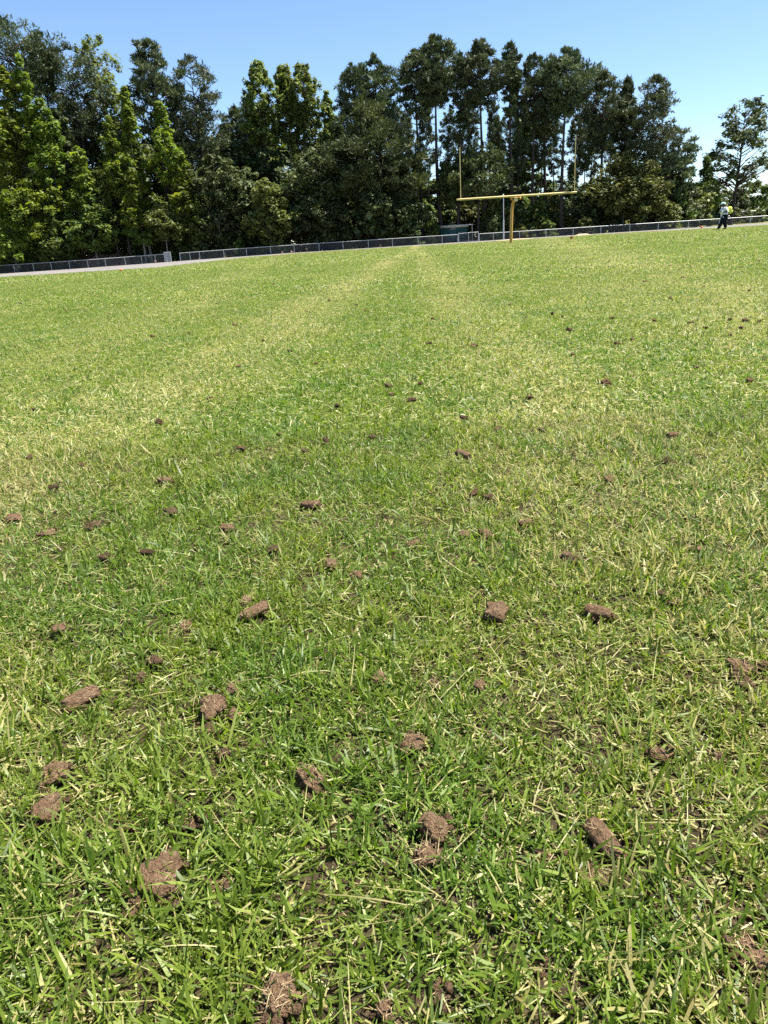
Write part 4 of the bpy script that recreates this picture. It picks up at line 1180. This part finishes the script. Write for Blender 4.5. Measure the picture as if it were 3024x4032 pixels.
ORD = ['leftmost'] + [a + b for a, b in zip(['second', 'third', 'fourth', 'fifth', 'sixth', 'seventh', 'eighth', 'ninth', 'tenth', 'eleventh', 'twelfth', 'thirteenth', 'fourteenth', 'fifteenth', 'sixteenth',
       'seventeenth', 'eighteenth', 'nineteenth', 'twentieth', 'twenty-first', 'twenty-second', 'twenty-third', 'twenty-fourth', 'twenty-fifth', 'twenty-sixth', 'twenty-seventh', 'twenty-eighth', 'twenty-ninth', 'thirtieth',
       'thirty-first', 'thirty-second', 'thirty-third', 'thirty-fourth', 'thirty-fifth'], [' from the left'] * 40)]
# understorey and the trees standing behind: shared shapes, many copies
BUSH = [make_tree_meshes(2000 + k, 'bush', 5.0, 0.25, 2.3, M[['leaf_dull', 'leaf_mid', 'leaf_dull', 'leaf_olive'][k]], M['bark'], 0.06, 1.0, 0.85) for k in range(4)]
BACK = [make_tree_meshes(2100 + k, ['round', 'cone', 'round'][k], 14.0, 2.0, 3.8, M[['leaf_dull', 'leaf_dull', 'leaf_mid'][k]], M['bark'], 0.16, 1.3, 1.2) for k in range(3)]
BPINE = [make_tree_meshes(2200 + k, 'pine', 22.0, 10.0, 3.2, M['pine'], M['bark'], 0.22, 0.8, 1.0) for k in range(3)]
rng = np.random.default_rng(77)
def col_at(us, vs, u): return float(np.interp(u, us, vs))
back_top = ([-300, 250, 700, 880, 1000, 1320, 1500, 1600, 2450, 2560, 2700, 3300], [440, 400, 480, 500, 520, 520, 560, 640, 650, 640, 700, 770])
for k in range(46):
    u = -250 + 3050 * (k + rng.uniform(-0.3, 0.3)) / 45
    Y = rng.uniform(112, 136)
    vt = col_at(*back_top, u) + rng.uniform(-30, 70)
    P = at_depth(u, vt, Y); gz = float(far_z(P[0], Y)) - 0.09
    H = P[2] - gz
    if H < 3: continue
    s = H / 14.0
    w = np.clip(s, 0.7, 1.2) * rng.uniform(0.9, 1.2)
    plant('leafy_tree', BACK[k % 3], (P[0], Y, gz), 'shaded background tree filling the wood behind the front trees', 'tree', 'background trees of the wood', (w, w, s), rng.uniform(0, 6.28))
pine_gap_u = sorted([1560, 1600, 1675, 1765, 1845, 1940, 1965, 2040, 2075, 2135, 2185, 2265, 2310, 2335, 2420, 2500, 870, 500, 430, 90, 220, 690])
for k, u in enumerate(pine_gap_u):
    Y = 108 + (k * 7 % 13)
    vt = 330 + (k * 53 % 130) if u > 1500 else 420 + (k * 37 % 120)
    P = at_depth(u, vt, Y); gz = float(far_z(P[0], Y)) - 0.09
    s = (P[2] - gz) / 22.0
    plant('pine_tree', BPINE[k % 3], (P[0], Y, gz), 'thin background pine among the taller pines, ' + ORD[k] + ' of its kind', 'tree', 'background pines of the wood', (0.55, 0.55, s), k * 1.1)
k = 0; n_front = 0
for row, (Y0, Y1, step, hmin, hmax) in enumerate(((101.0, 102.6, 62, 1.2, 3.4), (104, 108, 70, 3.0, 6.5), (111, 118, 80, 4.0, 8.0))):
    for u in np.arange(-150, 2790, step):
        u = u + rng.uniform(-0.4, 0.4) * step
        if row == 0 and (1715 < u < 1860 or 300 < u < 640 and rng.random() < 0.6 or rng.random() < 0.25 or u > 2640): continue
        if row == 1 and (1690 < u < 1900 or u > 2700): continue
        Y = rng.uniform(Y0, Y1)
        P = at_depth(u, horizon_v(u), Y); gz = float(far_z(P[0], Y)) - 0.1
        h = rng.uniform(hmin, hmax) / 5.0; w = h * rng.uniform(0.75, 1.15) if row else max(0.35, h * rng.uniform(0.8, 1.3))
        plant('shrub', BUSH[k % 4], (P[0], Y, gz), ['leafy undergrowth shrub right behind the fence, ' + ORD[min(n_front, 34)], 'taller undergrowth shrub among the tree trunks', 'dark undergrowth shrub deep in the wood'][row], 'shrub', ['shrubs behind the fence', 'shrubs among the trunks', 'shrubs deep in the wood'][row], (w, w, h), rng.uniform(0, 6.28))
        k += 1; n_front += row == 0
# hedge-like tree line at the right horizon
for i_, u in enumerate(np.arange(2700, 3300, 55)):
    Y = rng.uniform(142, 160)
    vt = 705 + rng.uniform(-12, 40) if u > 2840 else 770 + rng.uniform(-20, 30)
    P = at_depth(u, vt, Y); gz = -0.09; h = (P[2] - gz) / 5.0
    plant('shrub', BUSH[i_ % 4], (P[0], Y, gz), 'bushy tree of the far tree line at the right, ' + ORD[i_], 'tree', 'far tree line at the right', (h * 1.0, h * 1.0, h), i_ * 1.7)
for i_, u in enumerate(np.arange(2600, 3150, 48)):
    Y = rng.uniform(124, 136)
    P = at_depth(u, 868, Y); h = rng.uniform(1.6, 3.0) / 5.0
    plant('shrub', BUSH[(i_ + 1) % 4], (P[0], Y, -0.09), 'low bush along the back fence at the right, ' + ORD[i_], 'shrub', 'bushes along the back fence at the right', (h * 1.4, h * 1.4, h), i_ * 2.1)

# ------------------------------------------------------------------ the person walking
def skin_body(name, verts, edges, radii, mat, parent, sub=2, root_i=0):
    me = bpy.data.meshes.new(name)
    me.from_pydata(verts, edges, [])
    o = mobj(name, me, parent)
    md = o.modifiers.new('skin', 'SKIN'); md.use_smooth_shade = True
    for i_, rr_ in enumerate(radii):
        sv = me.skin_vertices[0].data[i_]
        sv.radius = rr_ if isinstance(rr_, tuple) else (rr_, rr_)
        sv.use_root = (i_ == root_i)
    sb = o.modifiers.new('sub', 'SUBSURF'); sb.levels = sub; sb.render_levels = sub
    me.materials.append(mat)
    return o

M['skin'] = simple_mat('skin', (0.055, 0.030, 0.020), 0.5, 0.3, 0.1, 20)
M['shirt'] = simple_mat('shirt_cloth', (0.74, 0.72, 0.72), 0.85, 0.15, 0.06, 30)
M['trousers'] = simple_mat('trouser_cloth', (0.010, 0.011, 0.016), 0.85, 0.15, 0.2, 30)
M['mint'] = simple_mat('mint_cap_cloth', (0.50, 0.78, 0.70), 0.8, 0.15, 0.08, 30)
M['neon'] = simple_mat('neon_cloth', (0.62, 0.66, 0.12), 0.8, 0.2, 0.12, 20)
M['black'] = simple_mat('black_cloth', (0.015, 0.015, 0.017), 0.8, 0.2, 0.2, 20)
QY = 51.0
pf = on_plane(2846, 905); QX = at_depth(2846, 880, QY)[0]
man = tag(empty('person', (QX, QY, 0.0)), 'person in mint cap, white shirt and black trousers walking left with folded arms', 'person')
man.scale = (1.08, 1.05, 0.93)
# walking towards -X; lengths in metres
J = {'pel': (0.05, 0, 0.92), 'waist': (0.04, 0, 1.06), 'chest': (0.02, 0, 1.28), 'neck': (-0.03, 0, 1.47), 'head0': (-0.06, 0, 1.56), 'head': (-0.075, 0, 1.66), 'crown': (-0.07, 0, 1.74),
     'hipL': (0.04, -0.10, 0.88), 'kneL': (-0.12, -0.11, 0.50), 'ankL': (-0.27, -0.11, 0.10), 'toeL': (-0.43, -0.11, 0.05),
     'hipR': (0.06, 0.10, 0.88), 'kneR': (0.12, 0.11, 0.48), 'ankR': (0.24, 0.11, 0.10), 'toeR': (0.08, 0.11, 0.04),
     'shL': (0.03, -0.20, 1.40), 'elL': (0.06, -0.29, 1.12), 'wrL': (-0.18, -0.16, 1.17), 'haL': (-0.27, -0.08, 1.20),
     'shR': (0.0, 0.20, 1.40), 'elR': (-0.03, 0.28, 1.13), 'wrR': (-0.22, 0.10, 1.19), 'haR': (-0.28, 0.0, 1.22)}
names = list(J); ix = {n_: i_ for i_, n_ in enumerate(names)}
E = [('pel', 'waist'), ('waist', 'chest'), ('chest', 'neck'), ('neck', 'head0'), ('head0', 'head'), ('head', 'crown'), ('pel', 'hipL'), ('hipL', 'kneL'), ('kneL', 'ankL'), ('ankL', 'toeL'),
     ('pel', 'hipR'), ('hipR', 'kneR'), ('kneR', 'ankR'), ('ankR', 'toeR'), ('chest', 'shL'), ('shL', 'elL'), ('elL', 'wrL'), ('wrL', 'haL'), ('chest', 'shR'), ('shR', 'elR'), ('elR', 'wrR'), ('wrR', 'haR')]
Rr = {'pel': 0.14, 'waist': 0.145, 'chest': 0.145, 'neck': 0.055, 'head0': 0.075, 'head': 0.098, 'crown': 0.06, 'hipL': 0.09, 'hipR': 0.09, 'kneL': 0.062, 'kneR': 0.062, 'ankL': 0.042, 'ankR': 0.042, 'toeL': 0.035, 'toeR': 0.035,
      'shL': 0.07, 'shR': 0.07, 'elL': 0.045, 'elR': 0.045, 'wrL': 0.033, 'wrR': 0.033, 'haL': 0.03, 'haR': 0.03}
skin_body('body', [J[n_] for n_ in names], [(ix[a], ix[b]) for a, b in E], [Rr[n_] for n_ in names], M['skin'], man)
# shirt: torso and short sleeves, belly forward
sv = [(0.06, 0, 0.90), (0.03, 0, 1.02), (0.0, 0, 1.16), (0.02, 0, 1.32), (-0.01, 0, 1.44), (0.03, -0.20, 1.40), (0.055, -0.265, 1.21), (0.0, 0.20, 1.40), (-0.02, 0.255, 1.22)]
skin_body('shirt', sv, [(0, 1), (1, 2), (2, 3), (3, 4), (3, 5), (5, 6), (3, 7), (7, 8)], [(0.19, 0.19), 0.205, 0.205, 0.185, 0.095, 0.095, 0.082, 0.095, 0.082], M['shirt'], man, 2, 1)
tv = [(0.05, 0, 0.93), (0.04, -0.10, 0.86), (-0.12, -0.11, 0.50), (-0.29, -0.11, 0.10), (0.06, 0.10, 0.86), (0.15, 0.11, 0.48), (0.25, 0.11, 0.10)]
skin_body('trousers', tv, [(0, 1), (1, 2), (2, 3), (0, 4), (4, 5), (5, 6)], [0.19, 0.145, 0.118, 0.098, 0.145, 0.118, 0.098], M['trousers'], man)
for nm, a, b in (('L', 'ankL', 'toeL'), ('R', 'ankR', 'toeR')):
    a_, b_ = np.array(J[a]), np.array(J[b])
    skin_body('shoe', [tuple(a_ + [0.04, 0, -0.04]), tuple((a_ + b_) / 2 + [0, 0, -0.02]), tuple(b_)], [(0, 1), (1, 2)], [0.055, 0.055, 0.042], M['black'], man, 1)
# cap with a peak
th = np.linspace(0, 2 * np.pi, 20, endpoint=False); rings = []
for z, rr_ in ((1.66, 0.118), (1.70, 0.118), (1.745, 0.10), (1.775, 0.065), (1.785, 0.012)):
    rings.append(np.stack([-0.075 + rr_ * 1.08 * np.cos(th), rr_ * np.sin(th), np.full(20, z)], -1))
V = np.vstack(rings); i, j = np.meshgrid(np.arange(4), np.arange(20), indexing='ij'); j2 = (j + 1) % 20
cp = mobj('cap', np_mesh('cap', V, np.stack([i * 20 + j, i * 20 + j2, (i + 1) * 20 + j2, (i + 1) * 20 + j], -1).reshape(-1, 4), M['mint'], smooth=True), man)
mb = MB(); mb.box((-0.235, 0, 1.663), (0.14, 0.17, 0.014)); mb.build('peak', M['mint'], cp)
mb = MB()
mb.tube([(0.16, -0.13, 1.42), (0.03, -0.16, 1.50), (-0.12, -0.15, 1.40), (-0.16, -0.14, 1.22)], 0.012, 6)
mb.tube([(0.16, 0.13, 1.42), (0.03, 0.16, 1.50), (-0.12, 0.15, 1.40), (-0.16, 0.14, 1.22)], 0.012, 6)
bp = tag(empty('backpack', (QX, QY, 0.0)), 'neon yellow backpack with black straps on the walking person', 'backpack')
bp.scale = (1.08, 1.05, 0.93)
mb.build('strap', M['black'], bp)
nu, nv = 20, 12
U, Vv = np.meshgrid(np.arange(nu) / nu * 2 * np.pi, np.linspace(0, np.pi, nv)); sgp = lambda a, p: np.sign(a) * np.abs(a) ** p
D = np.stack([sgp(np.sin(Vv), .6) * sgp(np.cos(U), .6) * 0.115 + 0.33, sgp(np.sin(Vv), .6) * sgp(np.sin(U), .6) * 0.16, sgp(np.cos(Vv), .6) * 0.24 + 1.24], -1).reshape(-1, 3)
i, j = np.meshgrid(np.arange(nv - 1), np.arange(nu), indexing='ij'); j2 = (j + 1) % nu
mobj('bag', np_mesh('bag', D, np.stack([i * nu + j, i * nu + j2, (i + 1) * nu + j2, (i + 1) * nu + j], -1).reshape(-1, 4), M['neon'], smooth=True), bp)
mb = MB(); mb.box((0.455, 0, 1.14), (0.05, 0.22, 0.18)); mb.build('pocket', M['neon'], bp)
mb = MB(); mb.tube([(0.30, -0.05, 1.47), (0.33, 0, 1.52), (0.30, 0.05, 1.47)], 0.02, 6); mb.build('handle', M['black'], bp)
